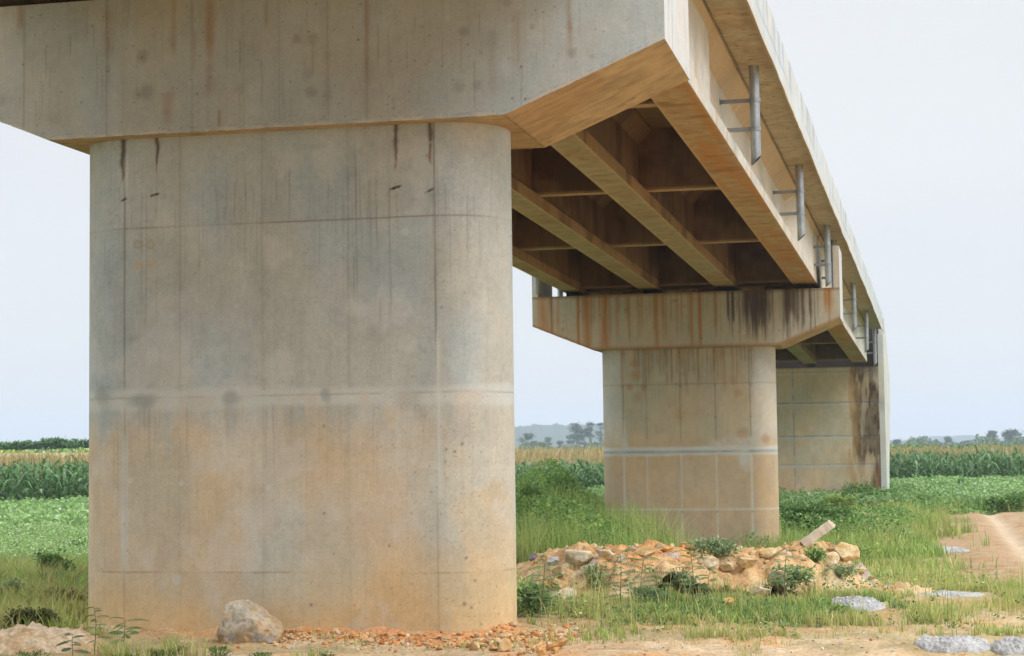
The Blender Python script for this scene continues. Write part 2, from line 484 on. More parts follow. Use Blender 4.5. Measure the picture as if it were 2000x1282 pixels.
    for px, ya, yb, a in ((695, 300, 620, .7), (693, 280, 470, .5), (722, 350, 500, .7), (703, 350, 470, .5), (735, 350, 480, .6), (761, 360, 640, .7), (743, 580, 640, .6), (760, 590, 620, .5),
                          (912, 380, 505, .7), (938, 430, 525, .5), (775, 380, 430, .6), (425, 360, 430, .6), (443, 350, 420, .5), (459, 355, 436, .8), (480, 350, 410, .5), (565, 330, 440, .7),
                          (690, 500, 590, .6), (305, 300, 440, .5), (277, 380, 620, .5), (286, 380, 640, .5), (257, 380, 450, .5), (306, 540, 640, .4), (925, 380, 430, .5), (870, 360, 420, .5),
                          (245, 790, 1100, .35), (230, 800, 1000, .3), (222, 860, 960, .35), (1000, 300, 330, .2), (640, 340, 460, .4), (655, 350, 470, .4), (668, 380, 470, .4), (540, 330, 400, .4)):
        s0, za = on_shaft(px, ya); _, zb = on_shaft(px, yb)
        it.append((s0, za, zb, .007, a))
    c = drips(c, s, z, it, C(.17, .155, .13), .62)
    it = []
    for q in range(40):
        s0 = R.uniform(-2.2, 2.2); zt = R.uniform(.9, 4.9)
        it.append((s0, zt, zt - R.uniform(.2, .9), R.uniform(.012, .03), R.uniform(.15, .4)))
    c = drips(c, s, z, it, C(.42, .33, .23), .4)
    it = []
    for q in range(60):
        s0 = R.uniform(-1.7, 1.9); zt = Z2 - R.uniform(.05, .5)
        it.append((s0, zt, zt - R.uniform(.2, .9), R.uniform(.008, .02), R.uniform(.2, .5)))
    c = drips(c, s, z, it, C(.44, .34, .22), .4)
    # black-brown bleeding under the cap
    for px, ya, yb, wd, a in ((240, 280, 356, .022, .9), (307, 278, 330, .024, .85), (772, 250, 333, .028, 1), (840, 247, 322, .026, 1), (307, 300, 345, .012, .6), (240, 320, 357, .03, .5)):
        s0, za = on_shaft(px, ya); _, zb = on_shaft(px, yb)
        m = np.abs(s - s0) < .3
        k = ln(s - s0 + .03 * (fbm(z * 9, px, 0, 119) - .5), wd * (.45 + .9 * fbm(z * 14, px, 3, 122)) * (1 - .5 * sstep(za, zb, z))) * sstep(zb - .03, zb + .06, z) * (z < 5.2) * sstep(.22, .42, fbm(z * 11, px, 0, 120) + .35 * sstep(za - .25, za, z))
        c = mixc(c, mixc(np.broadcast_to(C(.06, .035, .025), c.shape), C(.26, .12, .06), sstep(za - .1, zb, z)), k * a * .85)
    for px, py in ((306, 380), (770, 367), (840, 372), (243, 390), (776, 366), (300, 381)):
        s0, z0 = on_shaft(px, py)
        d = np.hypot((s - s0) / .045, (z - z0 - .35 * (s - s0)) / .014) + 1.3 * (fbm(s * 45, z * 45, px, 121) - .5)
        c = mixc(c, C(.05, .04, .035), sstep(1.2, .5, d) * .9)
    # form-tie plugs and patches
    P = [on_shaft(px, py) for px, py in ((269, 478), (294, 478))]
    for s0, z0 in P:
        d = np.hypot(s - s0, z - z0)
        c = mixc(c, C(.30, .26, .2), ln(d - .037, .010) * .6)
        c = mixc(c, C(.42, .36, .22), sstep(.035, .02, d) * .5)
    c = spots(c, s, z, [(*on_shaft(px, py),   .04, .7) for px, py in ((270.5, 518), (294, 518))], C(.50, .36, .20), .3)
    c = spots(c, s, z, [(*on_shaft(px, py), r, a) for px, py, r, a in ((792, 452, .04, .5), (370, 452, .05, .3), (253, 939, .03, .7), (354, 945, .028, .7), (845, 938, .04, .6), (524, 953, .03, .45), (798, 670, .09, .3),
                                                                     (690, 600, .09, .3), (345, 1132, .05, .5), (880, 550, .12, .2), (940, 560, .08, .2), (795, 830, .13, .35), (300, 690, .07, .25))], GROUT, .3)
    # air holes, dense low on the right
    it = []
    for q in range(420):
        px = R.uniform(690, 1003); py = R.uniform(770, 1225)
        if R.rand() > sstep(690, 900, px) * .9 + .05: continue
        it.append((*on_shaft(px, py), R.uniform(.004, .009), R.uniform(.25, .7)))
    for q in range(150):
        px = R.uniform(185, 1000); py = R.uniform(280, 1220)
        it.append((*on_shaft(px, py), R.uniform(.005, .009), R.uniform(.3, .7)))
    for px, py, r in ((872, 878, .016), (889, 882, .019), (903, 867, .021), (911, 1090, .018), (907, 1180, .025), (921, 1187, .02), (928, 1134, .016), (608, 1182, .02), (760, 1067, .016), (652, 1082, .012), (633, 832, .018), (862, 601, .016), (633, 1003, .016), (998, 461, .02)):
        it.append((*on_shaft(px, py), r * .8, .75))
    c = spots(c, s, z, it, C(.18, .155, .135), .4)
    return c.reshape(sh + (3,))

def paint_cap1(x, z):
    sh = x.shape; x = x.ravel(); z = z.ravel()
    n = fbm(x * 1.1, z * 1.3, 0, 131)
    c = np.broadcast_to(C(.385, .408, .395), (len(x), 3)).copy()
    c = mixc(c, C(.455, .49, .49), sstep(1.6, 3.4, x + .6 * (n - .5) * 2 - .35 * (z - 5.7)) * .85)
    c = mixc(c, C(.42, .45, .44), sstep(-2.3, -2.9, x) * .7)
    c = mixc(c, C(.345, .33, .265), sstep(6.0, 6.6, z + .8 * (n - .5)) * sstep(2.6, 1.2, x) * .65)
    c = mottle(c, x, z, 140, .9)
    Q = lambda px, py: (lambda p: (p[0], p[2]))(at(px, py, 1, -.1922))
    for px, a in ((47, .5), (208, .45), (240, .15), (375, .35), (475, .2), (545, .2), (640, .3), (716, .3)):
        x0, _ = Q(px, 150)
        c = mixc(c, C(.17, .155, .13), ln(x - x0, .009) * a * (.4 + .9 * fbm(z * 3, px, 0, 141)))
        c = mixc(c, c * C(.82, .82, .82), ln(x - x0, .05) * a * (.3 + fbm(z * 2, px, 0, 142)))
    for px, ya, yb, w, a in ((410, 0, 110, .06, .6), (410, 30, 190, .04, .35), (340, 0, 120, .03, .45), (328, 180, 250, .06, .35), (520, 0, 60, .02, .45), (42, 0, 60, .02, .6), (36, 5, 60, .015, .5), (716, 0, 190, .025, .45),
                             (1112, 0, 90, .022, .55), (1112, 40, 110, .03, .3), (640, 100, 230, .04, .2), (210, 20, 110, .05, .3), (960, 60, 190, .05, .25), (1010, 20, 150, .05, .25), (428, 215, 250, .015, .6), (380, 60, 140, .02, .3)):
        x0, za = Q(px, ya); _, zb = Q(px, yb)
        if ya <= 0: za = 6.6
        c = drips(c, x, z, [(x0, za, zb, w, a)], C(.27, .155, .07))
    c = spots(c, x, z, [(*Q(px, py), r * 1.1, a * .75) for px, py, r, a in ((280, 110, .055, .7), (286, 180, .075, .75), (265, 186, .05, .35), (579, 77, .04, .6), (611, 77, .055, .6), (608, 181, .05, .65), (906, 62, .045, .7), (897, 170, .05, .5),
                               (932, 166, .045, .5), (1117, 104, .04, .6), (600, 145, .05, .35), (104, 231, .07, .3), (2, 197, .05, .5), (778, 75, .04, .3), (470, 175, .05, .35), (640, 185, .05, .25), (990, 5, .035, .5), (323, 218, .03, .4),
                               (60, 110, .06, .3), (1040, 52, .025, .5), (938, 103, .02, .5), (1156, 110, .02, .5), (540, 350, .02, .1))], C(.22, .215, .20), .6)
    R = np.random.RandomState(15)
    c = drips(c, x, z, [(R.uniform(-3.2, 3.7), (zt := R.uniform(5.5, 6.6)), zt - R.uniform(.1, .5), .006, R.uniform(.15, .5)) for q in range(60)], C(.16, .13, .11))
    c = spots(c, x, z, [(R.uniform(-3.6, 3.8), R.uniform(5.1, 6.5), R.uniform(.004, .010), R.uniform(.4, .8)) for q in range(220)], C(.10, .09, .08), .3)
    # torn lower arris
    zb = np.interp(np.abs(x), [0, 2.342, 3.874], [5.104, 5.104, 5.733])
    c = mixc(c, C(.50, .47, .41), sstep(.055, .01, z - zb) * sstep(.42, .6, fbm(x * 10, 0, 0, 143)) * .8)
    c = mixc(c, C(.12, .10, .085), ln(z - zb - .015 - .05 * fbm(x * 9, 1, 0, 144), .006) * sstep(.5, .62, fbm(x * 22, 3, 0, 145)) * .3)
    return c.reshape(sh + (3,))

def paint_cap2(x, z):
    """front of the second cap: rust and black run-off"""
    sh = x.shape; x = x.ravel(); z = z.ravel()
    c = np.broadcast_to(C(.46, .40, .295), (len(x), 3)).copy()
    c = mottle(c, x, z, 150, .9)
    R = np.random.RandomState(25)
    top = 6.49
    for px, w, a, ln_ in ((1062, .12, .55, 1.2), (1077, .04, .7, 1.3), (1052, .05, .4, 1), (1129, .04, .8, 1.6), (1147, .11, .65, 1.6), (1182, .13, .7, 1.6), (1205, .05, .4, 1.3), (1225, .05, .4, .8), (1282, .07, .55, 1.6),
                          (1296, .03, .4, 1.2), (1350, .06, .55, 1.6), (1367, .05, .75, 1.6), (1398, .04, .5, 1.2), (1620, .10, .85, .7), (1612, .04, .7, .6), (1170, .03, .5, .7), (1331, .04, .4, 1), (1253, .03, .4, 1), (1090, .05, .35, 1)):
        x0 = at(px, 600, 1, SPAN - .19)[0] - KX * SPAN
        d = fbm(z * 2.2, px, 0, 151)
        k = ln(x - x0 - .02 * (fbm(z * 2, px, 0, 152) - .5), w * (.5 + .8 * d)) * sstep(top - ln_ - .25, top - ln_ + .5, z) * (.35 + .9 * fbm(x * 30, z * 1.2, 0, 153))
        c = mixc(c, C(.42, .17, .03), np.clip(k * a * 1.45, 0, .95))
        c = mixc(c, C(.16, .06, .02), ln(x - x0, .02) * a * .7 * sstep(top - ln_, top - .2 * ln_, z) * fbm(z * 4, px, 0, 154))
    # cluster of black run-off
    xa = at(1418, 600, 1, SPAN - .19)[0] - KX * SPAN; xb = at(1600, 600, 1, SPAN - .19)[0] - KX * SPAN
    def B(px): return at(px, 600, 1, SPAN - .19)[0] - KX * SPAN
    k = sstep(B(1440), B(1458), x) * sstep(B(1505), B(1480), x) * sstep(5.45, 6.05, z + .6 * (fbm(x * 14, 3, 0, 155) - .5) * 2)
    c = mixc(c, C(.095, .072, .06), k * .95)
    k = sstep(B(1530), B(1536), x) * sstep(B(1562), B(1552), x) * sstep(5.6, 5.9, z + .7 * (fbm(x * 16, 5, 0, 156) - .5))
    c = mixc(c, C(.12, .085, .07), k * .8)
    it = []
    for q in range(70):
        px = R.choice([R.uniform(1420, 1440), R.uniform(1440, 1545), R.uniform(1530, 1600)], p=[.15, .6, .25])
        it.append((B(px), top + .1, top - R.uniform(.5, 1.45), R.uniform(.010, .028), R.uniform(.5, .9)))
    c = drips(c, x, z, it, C(.075, .06, .055), 1.)
    it = [(R.uniform(-3.8, 3.8), top, top - R.uniform(.3, 1.3), R.uniform(.01, .03), R.uniform(.15, .45)) for q in range(60)]
    c = drips(c, x, z, it, C(.20, .12, .06))
    c = mixc(c, C(.14, .07, .03), sstep(top - .10, top - .02, z) * .55)
    zb = np.interp(np.abs(x), [0, 2.342, 3.874], [5.104, 5.104, 5.733])
    c = mixc(c, C(.34, .14, .04), sstep(.10, .01, z - zb) * .7)
    c = spots(c, x, z, [(R.uniform(-3.4, 3), R.uniform(5.3, 6.3), R.uniform(.015, .035), .6) for q in range(22)], C(.16, .15, .13))
    return c.reshape(sh + (3,))

def paint_shaft2(s, z):
    """z in the frame of the first pier (the second stands .64 lower)"""
    sh = s.shape; s = s.ravel(); z = z.ravel()
    n = fbm(s * 1.6, z * 1.6, 0, 161)
    c = np.broadcast_to(C(.46, .385, .265), (len(s), 3)).copy()
    c = mixc(c, C(.52, .49, .42), sstep(1.5, 1.75, np.abs(s)) * .8 * sstep(1.2, 3., z))  # rounded ends painted paler for the light they catch
    c = mixc(c, C(.50, .355, .215), sstep(Z2 + .6, Z2 - .1, z + .5 * (n - .5)) * .8)
    c = mixc(c, C(.47, .35, .235), sstep(1.3, .8, z + .2 * (n - .5)) * .8)
    c = mottle(c, s, z, 170, .9)
    for vx, a in zip((-1.6, -1.01, -.15, .73, 1.6), (.6, .45, .55, .55, .6)):
        c = mixc(c, DARK * 1.4, ln(s - vx, .016) * a * sstep(Z2 + .1, Z2 + .4, z) * (.4 + .8 * fbm(z * 3, vx, 0, 171)))
        c = mixc(c, GROUT * 1.1, ln(s - vx - .01 * (fbm(z * 4, vx, 0, 172) - .5), .03 if abs(vx) > 1.5 else .02) * sstep(Z2 + .05, Z2 - .1, z) * (.35 + .8 * fbm(z * 2.4, vx, 0, 173)) * (.9 if abs(vx) > 1.5 else .7))
        c = spots(c, s, z, [(vx, zz, .03, .45) for zz in (5.0, 3.35, 4.15, 1.0)], C(.13, .10, .08))
    c = mixc(c, GROUT, ln(s + 1.58, .03 + .05 * sstep(3.2, 2.6, z)) * sstep(3.6, 3.1, z) * (z > Z2) * .75)
    c = mixc(c, C(.16, .12, .09), ln(z - Z1, .014) * .6 * (.4 + .8 * fbm(s * 2, 0, 0, 174)))
    w = .055 + .07 * fbm(s * 2.2, 3, 0, 175)
    band = sstep(w + .05, w - .02, np.abs(z - Z2 + .03 * (fbm(s * 3, 2, 0, 176) - .5)))
    c = mixc(c, GROUT, band * .85)
    c = mixc(c, C(.21, .21, .21), ln(z - Z2 + .02 - .03 * (fbm(s * 2, 6, 0, 177) - .5), .035) * (.35 + .7 * fbm(s * 3, 5, 0, 178)))
    c = mixc(c, GROUT * 1.1, ln(z - 1.06, .018) * (.5 + .6 * fbm(s * 3, 2, 0, 179)))
    # trowelled pale patch at the right
    d = np.hypot((s - 1.25) / .75, (z - Z2 - .12) / .33) + .55 * (fbm(s * 5, z * 5, 0, 180) - .5)
    c = mixc(c, C(.50, .47, .42), sstep(1, .55, d) * (z > Z2) * (.35 + .5 * sstep(.45, .6, fbm(s * 18 + z * 12, z * 5, 0, 181))))
    d = np.hypot((s - 1.45) / .22, (z - Z2 + .22) / .32) + .8 * (fbm(s * 6, z * 5, 0, 182) - .5)
    c = mixc(c, GROUT, sstep(1, .4, d) * .6)
    R = np.random.RandomState(35)
    it = [(R.uniform(-1.7, 1.8), 5.15, 5.15 - R.uniform(.2, 1.3), R.uniform(.012, .03), R.uniform(.2, .6)) for q in range(70)]
    c = drips(c, s, z, it[:40], C(.22, .15, .09)); c = drips(c, s, z, it[40:], C(.36, .19, .07))
    it = [(R.uniform(-1.2, -.3), 5.15, 5.15 - R.uniform(.5, 1.3), .02, .6) for q in range(7)]
    c = drips(c, s, z, it, C(.17, .16, .15))
    c = spots(c, s, z, [(-1.3, 4.75, .10, .5), (-1.25, 4.45, .12, .5), (-1.42, 4.15, .08, .6), (-1.1, 4.15, .07, .5), (-1.2, 3.9, .14, .3), (1.2, 4.25, .1, .4), (1.3, 3.95, .1, .4), (1.4, 2.95, .14, .4), (2.0, 2.8, .12, .5), (-.2, 3.4, .2, .2)], C(.36, .18, .07), .6)
    return c.reshape(sh + (3,))

def paint_soffit(x, y, z, seed=190, along=0):
    a, b = (x, y) if not along else (y, x)
    n = fbm(x * .8, y * .8, 0, seed); s = fbm(a * 1.2, b * 14, 0, seed + 1); t = fbm(x * 6, y * 6, 0, seed + 2)
    c = np.broadcast_to(C(.43, .305, .17), np.shape(x) + (3,)).copy()
    c = mixc(c, C(.40, .225, .10), sstep(.45, .65, n) * .55)
    c = mixc(c, C(.49, .335, .18), sstep(.5, .7, s) * .55)
    c = mixc(c, C(.27, .16, .07), sstep(.62, .78, s) * .35)
    c = c * (1 + .25 * (t - .5) * 2)[..., None]
    d = sstep(.70, .76, fbm(a * 5, b * 26, 0, seed + 4, 3))
    return mixc(c, C(.14, .08, .04), d * .4)

def jit(P, w):
    """ragged arrises: the same small shift wherever two faces meet"""
    x, y, z = P[..., 0], P[..., 1], P[..., 2]
    d = .016 * (fbm(x * 9, y * 9, z * 9, 61, 4) - .45) + .010 * (fbm(x * 33, y * 33, z * 33, 62, 2) - .5)
    Q = P.copy(); Q[..., 2] += np.clip(d, -.003, .03) * w
    return Q

def make_pier(first, label):
    y0, xo, zo = (0., 0., 0.) if first else (SPAN, KX * SPAN, KZ * SPAN)
    zg = -.5 if first else -1.2
    root = tag(empty('bridge_pier', (xo, y0 + .76, .2 if first else -.5)), label, 'bridge pier')
    T = lambda V: V + C(xo, y0, zo)
    # --- shaft
    du = .0105 if first else .026
    def arc(sg, a0, a1, n):
        a = np.radians(np.linspace(a0, a1, n)); return np.stack([sg * 1.6 + RAD * np.cos(a), RAD + RAD * np.sin(a)], -1)
    nf = int(3.2 / du); na = int(RAD * PI / du / 1)
    f = np.stack([np.linspace(-1.6, 1.6, nf), np.zeros(nf)], -1)
    r1 = arc(1, -90, 90, na); b = np.stack([np.linspace(1.6, -1.6, 40), np.full(40, 2 * RAD)], -1); l1 = arc(-1, 90, 270, na)
    s = np.concatenate([f[:, 0], 1.6 + RAD * np.linspace(0, PI, na)[1:], 3.5 + np.linspace(0, 3.2, 40)[1:], -1.6 - RAD * np.linspace(PI, 0, na)[1:]])
    xy_ = np.concatenate([f, r1[1:], b[1:], l1[1:]])
    xy_[-1] = xy_[0]
    zz = np.linspace(zg - zo, 5.1039, int((5.1039 - zg + zo) / (.013 if first else .03)))
    S, Z = np.meshgrid(s, zz, indexing='ij')
    P = np.stack([np.repeat(xy_[:, :1], len(zz), 1), np.repeat(xy_[:, 1:], len(zz), 1), Z], -1)
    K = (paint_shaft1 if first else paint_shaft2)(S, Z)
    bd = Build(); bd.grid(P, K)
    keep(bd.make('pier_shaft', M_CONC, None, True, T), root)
    # --- cap
    c_, Tt, zb_, zt_, ztop, e, cd = 2.3422, 3.874, 5.1039, 5.733, 6.49, .1922, 1.90
    du = .0115 if first else .026
    xs = np.unique(np.concatenate([np.linspace(-Tt, -c_, int((Tt - c_) / du)), np.linspace(-c_, c_, int(2 * c_ / du)), np.linspace(c_, Tt, int((Tt - c_) / du))]))
    zlow = np.interp(np.abs(xs), [0, c_, Tt], [zb_, zb_, zt_])
    nv = int(1.39 / du); t = np.linspace(0, 1, nv)
    X = np.repeat(xs[:, None], nv, 1); Z = zlow[:, None] * (1 - t) + ztop * t
    pf = paint_cap1 if first else paint_cap2
    bd = Build()
    P = np.stack([X, np.full_like(X, -e), Z], -1)
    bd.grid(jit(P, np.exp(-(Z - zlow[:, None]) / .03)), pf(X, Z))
    xb = np.linspace(-Tt, Tt, 80); zl = np.interp(np.abs(xb), [0, c_, Tt], [zb_, zb_, zt_])
    Xb = np.repeat(xb[:, None], 20, 1); Zb = zl[:, None] * (1 - np.linspace(0, 1, 20)) + ztop * np.linspace(0, 1, 20)
    bd.grid(np.stack([Xb, np.full_like(Xb, cd - e), Zb], -1), mottle(np.broadcast_to(C(.42, .34, .22), Xb.shape + (3,)), Xb, Zb, 155), True)
    ys = np.linspace(-e, cd - e, 90 if first else 30)
    Xs = np.repeat(xs[:, None], len(ys), 1); Ys = np.repeat(ys[None], len(xs), 0); Zs = np.repeat(zlow[:, None], len(ys), 1)
    slope = np.abs(Xs) > c_
    kk = np.where(slope[..., None], paint_soffit(Xs, Ys, Zs, 190, 0) * C(1.06, 1.1, 1.15), paint_soffit(Xs, Ys, Zs, 200, 0) * C(.95, 1., 1.05))
    kk = mixc(kk, C(.13, .07, .035), ln(np.abs(np.abs(Xs) - c_), .012) * .6 * sstep(.35, .6, fbm(Ys * 6, Xs, 0, 196)))
    P = np.stack([Xs, Ys, Zs], -1)
    bd.grid(jit(P, np.exp(-(Ys + e) / .04)), kk, True)
    def endp(x, y, z):
        c = np.broadcast_to(C(.54, .55, .545), x.shape + (3,)).copy()
        c = mottle(c, y * .8 + x, z, 210, .8)
        return mixc(c, C(.30, .29, .27), sstep(.58, .75, fbm(y * 14, z * 1.5, 0, 211)) * .45)
    for sx in (1, -1):
        bd.patch((sx * Tt, -e, zt_), (sx * Tt, cd - e, zt_), (sx * Tt, cd - e, ztop), (sx * Tt, -e, ztop), 60, 40, endp, flip=sx < 0)
    bd.patch((-Tt, -e, ztop), (Tt, -e, ztop), (Tt, cd - e, ztop), (-Tt, cd - e, ztop), 60, 16, lambda x, y, z: mottle(np.broadcast_to(C(.24, .2, .15), x.shape + (3,)), x, y, 215))
    keep(bd.make('pier_cap', M_CONC, None, False, T), root)
    for sx in (1, -1):
        bd = Build()
        x0, x1 = (Tt - .15, Tt) if sx > 0 else (-Tt, -Tt + .15)
        ya, yb_, za, zb2 = -e, cd - e, ztop, 7.53
        pe = endp
        pfz = lambda x, y, z: mottle(np.broadcast_to(C(.52, .47, .38), x.shape + (3,)), x * 3, z, 217)
        bd.patch((x0, ya, za), (x1, ya, za), (x1, ya, zb2), (x0, ya, zb2), 6, 30, pfz)
        bd.patch((x1, ya, za), (x1, yb_, za), (x1, yb_, zb2), (x1, ya, zb2), 40, 30, pe)
        bd.patch((x1, yb_, za), (x0, yb_, za), (x0, yb_, zb2), (x1, yb_, zb2), 6, 10, pfz)
        bd.patch((x0, yb_, za), (x0, ya, za), (x0, ya, zb2), (x0, yb_, zb2), 20, 10, lambda x, y, z: mottle(np.broadcast_to(C(.3, .24, .17), x.shape + (3,)), y, z, 218))
        bd.patch((x0, ya, zb2), (x1, ya, zb2), (x1, yb_, zb2), (x0, yb_, zb2), 4, 10, pfz)
        keep(bd.make('stop_block', M_CONC, None, False, T), root)
    for xg in GX:
        for yy in (.26, 1.0):
            bd = Build(); bd.box((xg - .17, yy, ztop - .002), (xg + .17, yy + .3, 6.645), C(.03, .03, .03))
            keep(bd.make('bearing', M_RUB, None, False, T), root)
    return root

GX = (-2.90, -.905, 1.03, 3.01)                       # girder centre lines
GW = (.22, .245, .26, .30)                            # half width of the bottom flange
BR = lambda V: np.stack([V[..., 0] + KX * V[..., 1], V[..., 1], V[..., 2] + KZ * V[..., 1]], -1)

def girder(yc, gi, root):
    xg, wb = GX[gi], GW[gi]
    fine = gi == 3
    ya, yb = yc + .05, yc + SPAN - .05
    st = [ya, ya + 6.95, ya + 7.2, yb - 7.2, yb - 6.95, yb]
    wt = .35; wbk = wb - .012
    def prof(thick):
        w = wbk if thick else .095
        zf = 6.98 if not thick else 6.86
        return [(-wb, 6.63), (wb, 6.63), (wb, 6.84), (w, zf), (w, 7.68 if not thick else 7.84), (wt, 7.93), (wt, 7.965), (-wt, 7.965), (-wt, 7.93), (-w, 7.68 if not thick else 7.84), (-w, zf), (-wb, 6.84)]
    P = [prof(True), prof(True), prof(False), prof(False), prof(True), prof(True)]
    bd = Build()
    yy = np.unique(np.concatenate([np.linspace(a, b, max(2, int((b - a) / (.05 if fine else .10)))) for a, b in zip(st[:-1], st[1:])]))
    m = len(P[0])
    R = np.random.RandomState(300 + gi)
    outer = (gi == 3 and 1) or (gi == 0 and -1) or 0
    for k in range(m):
        k2 = (k + 1) % m
        if k == 6: continue
        a = np.stack([np.stack([np.interp(yy, st, [p[k][j] for p in P]) for j in (0, 1)], -1), np.stack([np.interp(yy, st, [p[k2][j] for p in P]) for j in (0, 1)], -1)], 1)
        leng = np.hypot(*(np.array(P[2][k]) - np.array(P[2][k2])))
        nn = max(2, int(leng / (.03 if fine else .07)) + 1)
        t = np.linspace(0, 1, nn)[None, :, None]
        q = a[:, :1] * (1 - t) + a[:, 1:] * t
        Y = np.repeat(yy[:, None], nn, 1)
        V = np.stack([xg + q[..., 0], Y, q[..., 1]], -1)
        X, Z = V[..., 0], V[..., 2]
        side = 1 if k in (1, 2, 3, 4, 5) else -1
        if k == 0:                                     # soffit
            c = paint_soffit(X, Y, Z, 220 + gi * 7, 0)
            if gi != 3: c = c * C(.86, .98, 1.12)
            else:
                c = mixc(c, C(.47, .22, .07), sstep(.35, .6, fbm(Y * .6, X * 3, 0, 223)) * .75)
                c = mixc(c, C(.24, .10, .04), sstep(.60, .75, fbm(X * 2, Y * 5, 0, 224)) * .55)
            c = mixc(c, C(.55, .42, .25), ln(np.abs(X - xg) - wb, .03) * .5)
        elif outer and side == outer:                  # weathered outer face
            c = np.broadcast_to(C(.60, .575, .51), X.shape + (3,)).copy()
            c = mottle(c, Y * .7, Z, 230, .8)
            c = mixc(c, C(.45, .42, .37), sstep(.5, .7, fbm(Y * .9, Z * 1.5, 0, 231)) * .5)
            for q_ in range(60):
                y0 = R.uniform(ya, yb); w = R.uniform(.02, .10)
                c = mixc(c, C(.50, .27, .09), ln(Y - y0, w) * sstep(7.5, 6.8, Z) * R.uniform(.1, .5))
            if k in (4, 5): c = mixc(c, C(.45, .30, .15), .7)
            if k == 2: c = mixc(c, C(.50, .40, .27), .4)
            c = mixc(c, C(.30, .17, .07), sstep(6.665, 6.635, Z) * .5)
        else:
            c = np.broadcast_to(C(.24, .15, .085), X.shape + (3,)).copy()  # inner faces painted darker to deepen the shade under the deck
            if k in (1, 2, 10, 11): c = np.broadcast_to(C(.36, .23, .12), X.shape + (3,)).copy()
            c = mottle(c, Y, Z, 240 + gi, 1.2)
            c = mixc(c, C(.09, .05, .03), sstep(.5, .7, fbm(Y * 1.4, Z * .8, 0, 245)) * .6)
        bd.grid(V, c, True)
    for yv, fl in ((ya, False), (yb, True)):
        p = np.array(P[0]); V = np.stack([xg + p[:, 0], np.full(m, yv), p[:, 1]], -1)
        F = [np.array([(0, 1, 2, 11), (3, 4, 9, 10), (5, 6, 7, 8)]), np.array([(2, 3, 11), (11, 3, 10), (4, 5, 9), (9, 5, 8)])]
        bd.add(V, [f[:, ::-1] if fl else f for f in F], C(.2, .14, .09))
    keep(bd.make('girder', M_PLY, None, False, BR), root)

